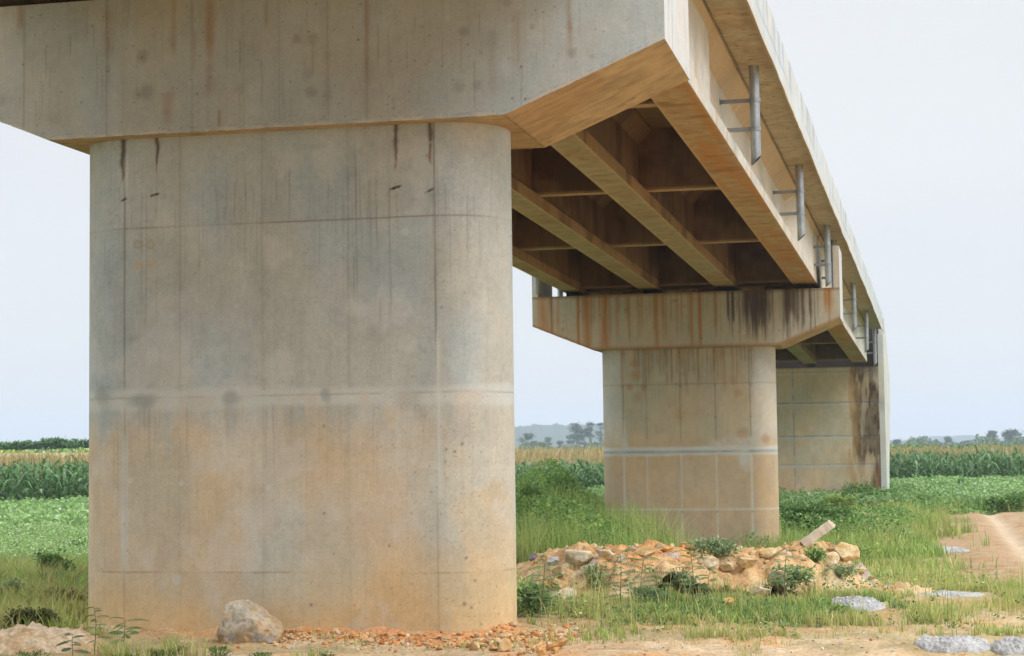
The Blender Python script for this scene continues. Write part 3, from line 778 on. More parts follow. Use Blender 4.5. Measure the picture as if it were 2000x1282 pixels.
def make_span(yc, label):
    p0 = BR(C(0, yc + SPAN / 2, 6.6))
    root = tag(empty('bridge_span', tuple(p0)), label, 'bridge span')
    for gi in range(4): girder(yc, gi, root)
    # cross beams between the girders
    for yd in (.35, 7.05, 14.1, 21.1, SPAN - .35):
        for gi in range(3):
            xa, xb = GX[gi] + .10, GX[gi + 1] - .10
            ends = yd < 1 or yd > 27
            zl = 6.72 if ends else 6.86
            bd = Build()
            y0, y1 = yc + yd - .11, yc + yd + .11
            def pd(x, y, z):
                c = mottle(np.broadcast_to(C(.21, .128, .075), x.shape + (3,)), x, z, 250 + gi, 1.2)  # beam faces carry the painted under-deck shade too
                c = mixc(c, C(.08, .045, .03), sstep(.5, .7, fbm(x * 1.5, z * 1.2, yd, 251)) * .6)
                c = mixc(c, C(.05, .03, .02), ln(x - (xa + xb) / 2, .012) * .6)
                return mixc(c, C(.44, .30, .17), sstep(zl + .05, zl + .02, z + .03 * (fbm(x * 4, yd, 0, 252) - .5)) * .8)
            nx, nz = 60, 40
            bd.patch((xa, y0, zl), (xb, y0, zl), (xb, y0, 7.97), (xa, y0, 7.97), nx, nz, pd)
            bd.patch((xb, y1, zl), (xa, y1, zl), (xa, y1, 7.97), (xb, y1, 7.97), nx, 12, pd)
            bd.patch((xa, y1, zl), (xb, y1, zl), (xb, y0, zl), (xa, y0, zl), nx, 6, lambda x, y, z: mottle(np.broadcast_to(C(.44, .30, .17), x.shape + (3,)), x, y, 253))
            keep(bd.make('cross_beam', M_PLY, None, False, BR), root)
    # deck slab
    ya, yb = yc + .02, yc + SPAN - .02
    bd = Build()
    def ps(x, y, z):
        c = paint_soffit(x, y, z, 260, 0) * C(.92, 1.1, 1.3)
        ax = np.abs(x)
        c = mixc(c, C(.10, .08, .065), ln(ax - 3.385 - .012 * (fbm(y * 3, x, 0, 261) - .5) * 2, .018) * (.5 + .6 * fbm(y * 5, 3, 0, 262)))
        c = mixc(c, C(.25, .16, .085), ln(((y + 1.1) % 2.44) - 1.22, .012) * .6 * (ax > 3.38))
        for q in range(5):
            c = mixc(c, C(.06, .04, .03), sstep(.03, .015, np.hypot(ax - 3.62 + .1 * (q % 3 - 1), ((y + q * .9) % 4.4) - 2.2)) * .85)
        return mixc(c, C(.17, .10, .05), (ax < 3.3) * .8)  # slab between the girders painted darker, as shade
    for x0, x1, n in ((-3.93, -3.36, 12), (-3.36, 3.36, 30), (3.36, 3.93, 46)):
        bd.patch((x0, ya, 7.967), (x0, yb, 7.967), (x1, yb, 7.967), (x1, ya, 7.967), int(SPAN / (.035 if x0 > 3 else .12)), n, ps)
    K = C(.4, .36, .3)
    bd.patch((-3.93, ya, 8.2), (3.93, ya, 8.2), (3.93, yb, 8.2), (-3.93, yb, 8.2), 2, 2, K)
    bd.patch((-3.93, ya, 7.967), (3.93, ya, 7.967), (3.93, ya, 8.2), (-3.93, ya, 8.2), 2, 2, K)
    bd.patch((3.93, yb, 7.967), (-3.93, yb, 7.967), (-3.93, yb, 8.2), (3.93, yb, 8.2), 2, 2, K)
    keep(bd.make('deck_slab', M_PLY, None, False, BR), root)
    # edge beams
    for sx in (1, -1):
        bd = Build()
        n = int((yb - ya) / .05); yy = np.linspace(ya, yb, n)
        lowz = 7.885 + .022 * (fbm(yy * .45, sx, 0, 270) - .5) * 2 + .010 * (fbm(yy * 3, sx, 0, 271) - .5) * 2
        outx = 3.965 + .016 * (fbm(yy * .6, sx, 0, 272) - .5) * 2
        topz = np.full(n, 8.62)
        def pe(Y, Z):
            c = np.broadcast_to(C(.53, .56, .57), Y.shape + (3,)).copy()
            c = mottle(c, Y, Z, 280, .9)
            st_ = fbm(Y * 4.5 + (Z - 8) * 1.2, Z * .5, 0, 281)
            c = mixc(c, C(.28, .29, .30), sstep(.46, .75, st_) * .6 * sstep(7.95, 8.5, Z + .3 * (fbm(Y * 2, 0, 0, 282) - .5)))
            c = mixc(c, C(.22, .22, .215), ln(Z - 8.18 - .05 * (fbm(Y * 1.3, 1, 0, 283) - .5), .022) * sstep(.4, .6, fbm(Y * .7, 2, 0, 284)) * .55)
            return mixc(c, C(.55, .49, .38), sstep(8.0, 7.9, Z) * .6)
        nz = 24; t = np.linspace(0, 1, nz)
        Y = np.repeat(yy[:, None], nz, 1); Z = lowz[:, None] * (1 - t) + topz[:, None] * t
        X = np.repeat(outx[:, None], nz, 1)
        bd.grid(np.stack([sx * X, Y, Z], -1), pe(Y, Z), sx < 0)
        # underside lip, back and top
        inner = 3.932
        V = lambda x, z: np.stack([sx * np.broadcast_to(x, yy.shape), yy, np.broadcast_to(z, yy.shape)], -1)
        def strip(a, b, K, fl): bd.grid(np.stack([a, b], 1), np.broadcast_to(K, (n, 2, 3)), fl)
        strip(V(inner, lowz), V(outx, lowz), C(.42, .33, .2), sx < 0)
        strip(V(inner, 8.21), V(inner, lowz), C(.40, .30, .18), sx < 0)
        strip(V(outx, topz), V(3.72, topz), C(.55, .55, .53), sx < 0)
        strip(V(3.72, topz), V(3.72, 8.201), C(.55, .55, .53), sx < 0)
        strip(V(3.72, 8.201), V(inner, 8.201), C(.5, .5, .5), sx < 0)
        for yv, fl in ((ya, sx < 0), (yb, sx > 0)):
            i = 0 if yv == ya else -1
            W = np.array([(sx * inner, yv, lowz[i]), (sx * outx[i], yv, lowz[i]), (sx * outx[i], yv, 8.62), (sx * 3.72, yv, 8.62), (sx * 3.72, yv, 8.201), (sx * inner, yv, 8.201)])
            F = [np.array([(0, 1, 2, 5), (5, 2, 3, 4)])]
            bd.add(W, [f[:, ::-1] if fl else f for f in F], C(.5, .48, .43))
        keep(bd.make('edge_beam', M_CONC, None, False, BR), root)
    return root

def pipe(root, sx, y, seed):
    """galvanised drain pipe, slanted cut at its foot, held to the girder by two straps"""
    R = np.random.RandomState(seed)
    xp, r, zt, zb = 3.63, .076, 7.966, 6.44
    bd = Build(); n = 20
    t = np.arange(n) * 2 * PI / n
    lean = R.uniform(-.012, .012)
    def ring(rad, z, slant=0):
        x = np.cos(t) * rad
        return np.stack([sx * (xp + x + lean * (7.9 - z)), y + np.sin(t) * rad, z + slant * (x / .076) * .075], -1)
    rings = [(r + .004, zt, 0), (r, zt - .06, 0), (r, 7.46, 0), (r, 7.0, 0), (r, 6.7, 0), (r, zb + .075, 1)]
    P = np.stack([ring(*q) for q in rings]); P = np.concatenate([P, P[:, :1]], 1)
    g = C(.37, .40, .42)
    K = g * (.8 + .35 * fbm(P[..., 2] * 5, P[..., 0] * 9, P[..., 1] * 9, 290))[..., None]
    bd.grid(P, K, sx > 0)
    I = np.stack([ring(r - .007, 6.9, 0), ring(r - .007, zb + .075, 1)]); I = np.concatenate([I, I[:, :1]], 1)
    bd.grid(I, C(.10, .11, .12), sx < 0)
    L = np.stack([ring(r, zb + .075, 1), ring(r - .007, zb + .075, 1)]); L = np.concatenate([L, L[:, :1]], 1)
    bd.grid(L, g, sx > 0)
    p = keep(bd.make('drain_pipe', M_GALV, None, True, BR), root)
    for zc in (7.44, 7.0):
        b2 = Build()
        cl = np.stack([ring(r + .002, zc - .035), ring(r + .011, zc - .034), ring(r + .011, zc + .034), ring(r + .002, zc + .035)])
        cl = np.concatenate([cl, cl[:, :1]], 1)
        b2.grid(cl, g * .85, sx > 0)
        o = b2.make('clamp', M_GALV, None, False, BR); o.parent = p; o.matrix_parent_inverse = p.matrix_parent_inverse.copy()
        o.matrix_parent_inverse = Matrix.Identity(4)
        b3 = Build()
        xs = sorted((sx * 3.10, sx * (xp - r - .004)))
        b3.box((xs[0], y - .006, zc - .032), (xs[1], y + .006, zc + .032), g * .75)
        b3.box((min(sx * 3.105, sx * 3.113), y - .035, zc - .045), (max(sx * 3.105, sx * 3.113), y + .035, zc + .045), g * .55)
        xs = sorted((sx * (xp - r - .07), sx * (xp - r + .002)))
        b3.box((xs[0], y - .016, zc - .030), (xs[1], y + .016, zc + .030), g * .7)
        o = b3.make('strap', M_GALV, None, False, BR); o.parent = p
    return p

def make_abutment():
    ya = 57.5
    root = tag(empty('bridge_abutment', tuple(BR(C(0, ya + .8, 1.1)))), 'stained concrete abutment wall standing behind the second pier at the far end of the bridge', 'abutment')
    bd = Build()
    def pw(x, y, z):
        sh = x.shape; c = np.broadcast_to(C(.56, .465, .315), sh + (3,)).copy()
        c = mixc(c, C(.58, .44, .275), sstep(3.3, 1.4, z) * .8)
        c = mixc(c, C(.42, .345, .26), sstep(2., 1.1, z) * .5)
        c = mottle(c, x, z, 300, 1.1)
        for z0, a in ((6.26, .35), (5.0, .6), (3.64, .6), (2.48, .4)):
            c = mixc(c, GROUT * 1.05, ln(z - z0 + .03 * (fbm(x * 3, z0, 0, 301) - .5), .055) * (.55 + .6 * fbm(x * 2, z0, 0, 302)) * (.35 + a))
            c = mixc(c, C(.10, .09, .08), ln(z - z0 - .03 + .03 * (fbm(x * 4, z0, 0, 303) - .5), .03) * a * (.4 + fbm(x * 5, z0, 0, 304)))
        for x0 in (.27, -2.2):
            c = mixc(c, GROUT * .75, ln(x - x0 + .03 * (fbm(z * 4, x0, 0, 305) - .5), .05) * .55 * (.3 + fbm(z * 3, x0, 0, 306)))
            c = mixc(c, C(.10, .09, .08), ln(x - x0 + .03 * (fbm(z * 5, x0, 0, 307) - .5), .02) * .55 * sstep(.4, .6, fbm(z * 4, x0, 0, 308)))
        st = fbm(x * 7, z * .8, 0, 309)
        k = sstep(2.55, 2.95, x + .25 * (fbm(z * 2, x * 4, 0, 310) - .5)) * (.35 + .8 * sstep(.35, .6, st))
        k = k * (.45 + .55 * np.maximum.reduce([sstep(5.9, 6.3, z), ln(z - 5.3, .5) * .6, sstep(4.9, 4.6, z) * sstep(3.75, 4.2, z) * .5, sstep(2.75, 3.1, z) * sstep(3.70, 3.55, z) * 1.1]))
        k = k * (.35 + .65 * np.maximum(sstep(2.3, 2.9, z), sstep(3.2, 3.35, x + .2 * (st - .5))))
        c = mixc(c, C(.065, .037, .02), np.clip(k * 1.9, 0, .96) * (.55 + .6 * fbm(x * 9, z * 3, 0, 311)))
        c = mixc(c, C(.20, .10, .04), sstep(3.35, 3.5, x + .15 * (st - .5)) * sstep(2.8, 2.2, z) * .75)
        c = mixc(c, C(.42, .22, .06), sstep(2.2, 2.6, x) * sstep(3.1, 2.7, x) * sstep(.45, .62, st) * .5)
        return mixc(c, C(.06, .05, .04), sstep(6.42, 6.48, z) * .6)
    bd.patch((-3.8, ya, .1), (3.73, ya, .1), (3.73, ya, 6.49), (-3.8, ya, 6.49), 280, 240, pw)
    bd.patch((-3.8, ya, 6.49), (3.73, ya, 6.49), (3.73, ya + 1.3, 6.49), (-3.8, ya + 1.3, 6.49), 30, 8, C(.2, .16, .12))
    bd.patch((-3.8, ya + 1.3, .1), (-3.8, ya, .1), (-3.8, ya, 6.49), (-3.8, ya + 1.3, 6.49), 10, 20, C(.4, .35, .26))
    bd.patch((3.73, ya + 1.3, .1), (-3.8, ya + 1.3, .1), (-3.8, ya + 1.3, 6.49), (3.73, ya + 1.3, 6.49), 3, 3, C(.4, .35, .26))
    keep(bd.make('breast_wall', M_CONC, None, False, BR), root)
    bd = Build()
    bd.box((-3.8, ya + 1.304, 6.2), (3.73, ya + 1.6, 8.2), C(.045, .035, .03))
    keep(bd.make('back_wall', M_CONC, None, False, BR), root)
    for sx in (1, -1):
        prof = [(57.5, .2), (57.5, 7.80), (59.15, 7.92), (59.15, 8.60), (59.9, 8.42), (61.2, 7.95), (62.8, 7.3), (65.2, 6.35), (65.0, 5.7), (63.4, 4.2), (61.2, 2.3), (59.6, .2)]
        n = len(prof)
        x0, x1 = (3.732, 3.955) if sx > 0 else (-3.955, -3.802)
        bm = bmesh.new()
        A = [bm.verts.new(BR(C(x0, y, z))) for y, z in prof]; B = [bm.verts.new(BR(C(x1, y, z))) for y, z in prof]
        bm.faces.new(A); bm.faces.new(B[::-1])
        for i in range(n): bm.faces.new((A[i], B[i], B[(i + 1) % n], A[(i + 1) % n]))
        bmesh.ops.recalc_face_normals(bm, faces=bm.faces)
        bmesh.ops.triangulate(bm, faces=bm.faces)
        for q in range(4): bmesh.ops.subdivide_edges(bm, edges=[e for e in bm.edges if e.calc_length() > .35], cuts=1, use_grid_fill=True)
        me = bpy.data.meshes.new('wing_wall'); bm.to_mesh(me); bm.free()
        co = np.empty(len(me.vertices) * 3, np.float32); me.vertices.foreach_get('co', co); co = co.reshape(-1, 3).astype(float)
        zr = co[:, 2] - KZ * co[:, 1]
        k = mottle(np.broadcast_to(C(.58, .56, .51), co.shape).copy(), co[:, 1], zr, 320, 1.)
        for z0 in (6.25, 4.95, 3.6, 2.45): k = mixc(k, C(.2, .2, .2), ln(zr - z0, .05) * .4)
        a_ = me.attributes.new('col', 'FLOAT_COLOR', 'POINT'); c4 = np.ones((len(co), 4), np.float32); c4[:, :3] = k; a_.data.foreach_set('color', c4.ravel())
        me.materials.append(M_CONC)
        o = bpy.data.objects.new('wing_wall', me); COL.objects.link(o); keep(o, root)
    for xg in GX:
        bd = Build(); bd.box((xg - .17, ya + .25, 6.488), (xg + .17, ya + .55, 6.645), C(.03, .03, .03))
        keep(bd.make('bearing', M_RUB, None, False, BR), root)

make_pier(True, 'nearest bridge pier, huge grey wall with rounded ends, tan with dust below its lift joint')
make_pier(False, 'second bridge pier behind the rubble mound, its cap streaked with rust and black run-off')
make_abutment()
spans = [make_span(.76 - SPAN, 'bridge span overhead in front of the nearest pier, a dark strip above its cap'),
         make_span(.76, 'bridge span between the nearest pier and the second pier, orange-stained girder and three drain pipes'),
         make_span(.76 + SPAN, 'far bridge span between the second pier and the abutment')]
for k, ys in enumerate(((-26., -17., -8., 0.0), (1.9, 10.5, 19.1, 27.5), (30.3, 40.2, 49.6, 57.2))):
    for j, y in enumerate(ys):
        if k == 0: continue
        for sx in (1, -1):
            pipe(spans[k], sx, y, 40 + k * 10 + j)
# ------------------------------------------------------------------ rocks, rubble, spills
_ico = {}
def ico(sub):
    if sub not in _ico:
        bm = bmesh.new(); bmesh.ops.create_icosphere(bm, subdivisions=sub, radius=1.)
        V = np.array([v.co[:] for v in bm.verts]); F = np.array([[v.index for v in f.verts] for f in bm.faces]); bm.free()
        _ico[sub] = (V, F)
    return _ico[sub]

def rock_shape(seed, sub=4, cuts=15, rough=.07, flat=.25):
    R = np.random.RandomState(seed)
    V, F = ico(sub); V = V.copy()
    for q in range(cuts):                              # broken faces
        n = R.normal(size=3); n /= np.linalg.norm(n); d = R.uniform(.40, .74)
        s = V @ n - d
        V = np.where((s > 0)[:, None], V - s[:, None] * n * .985, V)
    n = fbm(V[:, 0] * 2.2 + seed, V[:, 1] * 2.2, V[:, 2] * 2.2, seed, 4) - .5
    n2 = fbm(V[:, 0] * 8 + seed, V[:, 1] * 8, V[:, 2] * 8, seed + 3, 3) - .5
    V = V * (1 + rough * 2 * n + rough * .7 * n2)[:, None]
    return V, F

def rock_col(V, seed, base, alt):
    n = fbm(V[:, 0] * 2.5 + seed, V[:, 1] * 2.5, V[:, 2] * 2.5, seed + 7, 4); n2 = fbm(V[:, 0] * 9, V[:, 1] * 9 + seed, V[:, 2] * 9, seed + 9, 3)
    c = mixc(np.broadcast_to(base, V.shape), alt, sstep(.45, .65, n))
    return c * (1 + .5 * (n2 - .5))[:, None]

R_PALE, R_TAN, R_ORANGE, R_GREY = C(.52, .455, .34), C(.48, .37, .21), C(.54, .31, .12), C(.30, .30, .31)

def rock(name, pos, dims, rot, seed, base=R_PALE, alt=R_TAN, sub=4, label=None, group=None, cat='rock', cuts=15, rough=.07, sink=.25):
    V, F = rock_shape(seed, sub, cuts, rough)
    K = rock_col(V, seed, base, alt)
    M = np.array(Euler(rot).to_matrix())
    V = (V * np.asarray(dims)) @ M.T
    V[:, 2] -= V[:, 2].min() + sink * (V[:, 2].max() - V[:, 2].min())
    o = mesh_np(name, V, F, K, M_ROCK, False)
    for p in o.data.polygons: p.use_smooth = True
    o.location = pos
    tag(o, label, cat, group)
    return o

def boulder():
    V, F = ico(5); V = V.copy()
    # profile as in the photograph: steep left flank, blunt top left of the middle, long shoulder to the right
    for n, d in (((-.93, -.2, .34), .80), ((.66, -.10, .75), .36), ((.05, -.55, .83), .62), ((-.3, -.85, .42), .66), ((.55, -.80, .15), .70), ((0, 0, -1), .55), ((-.25, .1, .96), .80), ((.97, 0, -.1), .86), ((.2, -.96, -.2), .72)):
        n = np.array(n) / np.linalg.norm(n); s = V @ n - d
        V = np.where((s > 0)[:, None], V - s[:, None] * n * .95, V)
    n = fbm(V[:, 0] * 2.6, V[:, 1] * 2.6, V[:, 2] * 2.6, 5, 5) - .5
    n2 = np.abs(fbm(V[:, 0] * 6, V[:, 1] * 6, V[:, 2] * 6, 6, 4) - .5)
    V = V * (1 + .18 * n - .30 * n2 + .06)[:, None]
    K = mixc(np.broadcast_to(C(.47, .41, .32), V.shape), C(.40, .28, .15), sstep(.15, -.45, V[:, 2] + .5 * n) * .85)
    K = mixc(K, C(.48, .30, .13), sstep(.5, .62, fbm(V[:, 0] * 2 + 4, V[:, 1] * 2, V[:, 2] * 2, 8)) * .55)
    K = mixc(K, C(.30, .29, .28), sstep(.58, .66, fbm(V[:, 0] * 3 + 9, V[:, 1] * 3, V[:, 2] * 3, 9)) * .7)
    K = K * (1 - 1.1 * n2)[:, None]
    V = V * C(.335, .24, .285)
    V[:, 2] -= V[:, 2].min() + .03
    p, t = hit(489, 1252)
    y = min(p[1], -.42)
    x = CAM[0] + (p[0] - CAM[0])
    o = mesh_np('boulder', V, F, K, M_ROCK, True)
    o.location = (x, y, gz(x, y))
    tag(o, 'large pale boulder with a slanting top lying against the foot of the nearest pier', 'boulder')
boulder()

def build_mound():
    us = np.arange(-1.0, 7.9, .034); vs = np.arange(20.5, 32.8, .05)
    U, Vv = np.meshgrid(us, vs, indexing='ij')
    X, Y = xy(U, Vv)
    h = Hm(X, Y); Z = H(X, Y) + np.maximum(h, -.10)
    K = np.broadcast_to(C(.48, .36, .20), X.shape + (3,)).copy()
    n = fbm(X * .9, Y * .9, 0, 51); n2 = fbm(X * 5, Y * 5, 0, 52)
    o_ = np.exp(-((U - 2.3) / 1.5) ** 2 - ((Vv - 24) / 2.2) ** 2)
    K = mixc(K, C(.57, .30, .11), np.clip(sstep(.32, .52, n + .45 * o_) * (.30 + 1.1 * o_), 0, 1))
    K = mixc(K, C(.55, .44, .28), sstep(.5, .66, n2) * .5 * (1 - .7 * np.clip(o_, 0, 1)))
    K = mixc(K, C(.30, .18, .09), sstep(.5, .36, n2) * .5)
    K = mixc(K, C(.33, .32, .31), sstep(.62, .7, fbm(X * 1.4 + 3, Y * 1.4, 0, 53)) * .6)
    keepf = (h > -.09)
    F = grid_faces(len(us), len(vs))
    k = keepf.ravel()
    F = F[k[F].any(1)]
    used = np.unique(F); mp = np.zeros(k.size, int); mp[used] = np.arange(len(used))
    P = np.stack([X, Y, Z], -1).reshape(-1, 3)
    ctr = P[used].mean(0)
    o = mesh_np('rubble_mound', P[used] - ctr, mp[F], K.reshape(-1, 3)[used], M_EARTH, True)
    o.location = ctr
    tag(o, 'low mound of orange and tan excavated earth heaped before the second pier', 'dirt mound')
build_mound()

def scatter_stones(name, n, where, smin, smax, seed, cols, kind=True, sub=1):
    R = np.random.RandomState(seed)
    Vs, Fs, Ks, off = [], [], [], 0
    shapes = [rock_shape(seed + q, sub, 5, .16) for q in range(8)]
    XY = []
    while len(XY) < n:
        q = where(R)
        if q[0] is not None: XY.append(q)
    XY = np.array(XY, float); g = H(XY[:, 0], XY[:, 1]); gs = np.maximum(g, g + Hm(XY[:, 0], XY[:, 1]))
    for (x, y), z in zip(XY, gs):
        V, F = shapes[R.randint(8)]
        s = smin * (smax / smin) ** (R.rand() ** 1.7)
        M = np.array(Euler((R.uniform(0, 6), R.uniform(0, 6), R.uniform(0, 6))).to_matrix())
        W = (V * s * R.uniform(.6, 1.2, 3)) @ M.T
        W = W * C(1, 1, .75) + C(x, y, z + s * .2)
        c = cols[R.randint(len(cols))] * R.uniform(.75, 1.2)
        Vs.append(W); Fs.append(F + off); Ks.append(np.broadcast_to(c, W.shape) * R.uniform(.9, 1.1, (len(W), 1))); off += len(W)
    o = mesh_np(name, np.vstack(Vs), np.vstack(Fs), np.vstack(Ks), M_ROCK, False)
    return tag(o, kind='stuff')

def w_foot(R):
    x = R.uniform(-.35, 2.9); y = -.12 - abs(R.normal(0, .28)) + .0
    if x > 1.6: y = R.normal(.0, .45)
    if abs(x) < 1.6 and y > -.02: return None, None
    if np.hypot(max(abs(x) - 1.6, 0), y - RAD) < RAD + .02 and y > 0: return None, None
    return x, y
o = scatter_stones('gravel', 1500, w_foot, .010, .05, 401, [C(.52, .24, .09), C(.56, .30, .13), C(.50, .36, .20), C(.46, .19, .06), C(.55, .42, .26)])
tag(o, 'orange broken clay chips along the foot of the nearest pier', 'gravel')
def w_fore(R):
    u = R.uniform(-4.6, 4.8); v = R.uniform(14.6, 17.9); return xy(u, v)
def w_fore2(R):
    for q in range(50):
        x, y = w_fore(R)
        if y < -.1 or abs(x) > 2.3: return x, y
    return None, None
o = scatter_stones('pebble_gravel', 1300, w_fore2, .005, .026, 402, [C(.50, .38, .24), C(.44, .28, .14), C(.55, .47, .35), C(.38, .36, .34), C(.50, .27, .12)])
tag(o, 'small stones scattered over the bare earth nearest the camera', 'gravel')
def w_mound(R):
    u = R.uniform(-.2, 7.2); v = R.uniform(21.3, 30); x, y = xy(u, v)
    return (x, y) if float(Hm(np.array([x]), np.array([y]))[0]) > .02 else (None, None)
o = scatter_stones('rubble', 1500, w_mound, .010, .06, 403, [C(.52, .42, .28), C(.48, .32, .16), C(.52, .28, .12), C(.50, .26, .10), C(.48, .36, .22)])
tag(o, 'small broken stone and clay lumps strewn over the rubble mound', 'rubble')

# single stones on and round the mound: (px, py of the base, half width px, flatness, colour, label)
RK = [
 (1126, 1103, 30, .62, R_PALE, 'broad pale rock, highest of the cluster at the left end of the mound'),
 (1098, 1124, 26, .55, R_PALE, 'pale angular rock just below the broad rock at the left end of the mound'),
 (1150, 1128, 22, .7, R_PALE, 'pale pointed rock to the right of the left end cluster of the mound'),
 (1185, 1092, 24, .6, R_PALE, 'whitish rock on the mound against the left corner of the second pier'),
 (1214, 1098, 16, .7, R_PALE, 'small whitish rock beside the left corner of the second pier'),
 (1083, 1103, 17, .6, R_GREY * 1.3, 'grey rounded rock low at the left end of the mound, half in weeds'),
 (1040, 1094, 12, .8, R_GREY * .8, 'dark blue-grey stone near the right side of the nearest pier'),
 (1020, 1086, 15, .6, R_GREY * 1.5, 'pale grey stone peeking out behind the right edge of the nearest pier'),
 (1100, 1172, 34, .40, R_PALE, 'long flat slab of pale rock on the left front slope of the mound'),
 (1092, 1148, 22, .55, R_TAN, 'tan rounded rock above the flat slab on the left front slope'),
 (1068, 1150, 16, .55, R_ORANGE, 'orange brown rock at the far left of the mound front'),
 (1262, 1083, 20, .5, R_TAN, 'tan rock lying at the foot of the second pier near its middle'),
 (1302, 1076, 14, .5, R_ORANGE, 'orange rock at the foot of the second pier, right of its middle'),
 (1340, 1072, 20, .5, R_TAN, 'tan broken rock leaning on the second pier beside the sprawling weeds'),
 (1385, 1108, 22, .6, R_PALE, 'pale crumbling rock in front of the sprawling weed clump on the mound'),
 (1420, 1114, 20, .6, R_PALE, 'pale rock right of the sprawling weed clump on the mound'),
 (1455, 1108, 22, .65, R_TAN, 'tan rounded rock on the mound below the right edge of the second pier'),
 (1524, 1140, 22, .75, R_PALE, 'cream upright rock behind the tall sapling on the right slope'),
 (1482, 1166, 24, .5, R_PALE, 'pale block low on the right front of the mound'),
 (1440, 1168, 16, .5, R_TAN, 'small tan block low on the mound front left of the pale block'),
 (1650, 1096, 24, 1.25, C(.52, .41, .24), 'tall yellowish boulder standing on the right end of the mound'),
 (1628, 1084, 12, 1.3, C(.42, .28, .14), 'narrow brown rock leaning on the tall yellowish boulder'),
 (1616, 1102, 20, .7, R_PALE, 'square pale rock just left of the tall yellowish boulder'),
 (1596, 1082, 16, .8, R_TAN, 'tan rock under the broken concrete post'),
 (1500, 1090, 26, .5, R_TAN, 'brown crusted clod on the mound right of the second pier'),
 (1680, 1120, 14, .5, R_TAN, 'small tan rock on the right tail of the mound'),
 (1700, 1132, 10, .5, R_TAN, 'smallest tan rock at the right tip of the mound'),
 (1560, 1160, 12, .6, C(.50, .40, .25), 'small cream rock below the right slope of the mound'),
 (1425, 1186, 18, .6, R_ORANGE, 'orange clod low on the mound front beside the grass'),
]
for i, (px, py, hw, fl, base, lab) in enumerate(RK):
    p, t = hit(px, py)
    w = hw * t / FPX * 1.22
    base = base * 1.12
    R = np.random.RandomState(500 + i)
    rock('rock', tuple(p), (w, w * R.uniform(.7, .95), w * fl), (R.uniform(-.25, .25), R.uniform(-.25, .25), R.uniform(-.5, .5)), 520 + i, base, base * C(.86, .72, .5), 4, lab, 'rocks on the rubble mound', sink=.14)
# clods at the right foot of the nearest pier and stones at the left edge
for i, (px, py, hw, fl, base, lab) in enumerate([
 (1052, 1262, 17, .5, R_ORANGE, 'flat orange clod right of the foot of the nearest pier'),
 (1020, 1250, 14, .55, C(.55, .36, .17), 'yellow orange clod touching the right foot of the nearest pier'),
 (985, 1262, 18, .5, C(.54, .38, .2), 'pale orange clod in front of the right foot of the nearest pier'),
 (1085, 1272, 14, .4, C(.53, .33, .15), 'thin orange slab furthest right of the clods by the nearest pier'),
 (1035, 1276, 18, .4, C(.54, .39, .22), 'tan flat clod at the bottom edge below the nearest pier'),
 (655, 1237, 10, .8, R_TAN, 'tan stone standing among the clay chips at the pier foot'),
 (780, 1240, 6, .8, R_GREY * 1.5, 'tiny pale grey stone among the clay chips at the pier foot'),
 (768, 1247, 7, .7, R_GREY, 'tiny dark grey stone beside the pale grey one at the pier foot'),
 (795, 1264, 7, .9, R_GREY * 1.7, 'small white stone on the bare earth before the pier'),
]):
    p, t = hit(px, py); w = hw * t / FPX; R = np.random.RandomState(600 + i)
    rock('clod' if hw > 12 else 'stone', tuple(p), (w, w * .8, w * fl), (R.uniform(-.3, .3), R.uniform(-.3, .3), R.uniform(0, 3)), 620 + i, base, base * C(.86, .72, .5), 4, lab, 'clods and stones at the pier foot', 'stone', rough=.14, sink=.2)

R_ = np.random.RandomState(77); cnt = 0
while cnt < 24:
    u, v = R_.uniform(-.3, 7.0), R_.uniform(21.2, 29); x, y = xy(u, v)
    if float(Hm(np.array([x]), np.array([y]))[0]) < .03: continue
    w = R_.uniform(.06, .17); base = (R_PALE, R_TAN, C(.52, .41, .26), R_ORANGE)[R_.choice(4, p=[.4, .25, .25, .1])] * R_.uniform(.85, 1.1)
    rock('rock', (x, y, gz(x, y)), (w, w * R_.uniform(.6, .9), w * R_.uniform(.45, .8)), (R_.uniform(-.5, .5), R_.uniform(-.5, .5), R_.uniform(0, 6)), 1200 + cnt, base, base * C(.86, .72, .5), 3,
         'one of the loose fist to head sized rocks strewn over the rubble mound', 'loose rocks on the rubble mound', sink=.42)
    cnt += 1
cnt = 0
while cnt < 44:
    px, py = R_.uniform(905, 1105), R_.uniform(1236, 1284)
    if py < 1236 + max(0, px - 1015) * .42 or (px < 985 and py < 1246): continue
    p, t = hit(px, py); w = R_.uniform(.03, .07) * (1 + 1.2 * R_.rand() ** 3); base = (R_ORANGE, C(.55, .33, .14), C(.56, .40, .22))[R_.randint(3)] * R_.uniform(.85, 1.1)
    if abs(p[0]) < 1.6 and p[1] > -.05: continue
    rock('clod', tuple(p), (w, w * R_.uniform(.6, .9), w * R_.uniform(.3, .6)), (R_.uniform(-.6, .6), R_.uniform(-.6, .6), R_.uniform(0, 6)), 1300 + cnt, base, base * C(.86, .72, .5), 3,
         'one of the angular orange clods broken up at the right foot of the nearest pier', 'broken clods at the right foot of the nearest pier', 'clod', cuts=14, rough=.08, sink=.15)
    cnt += 1

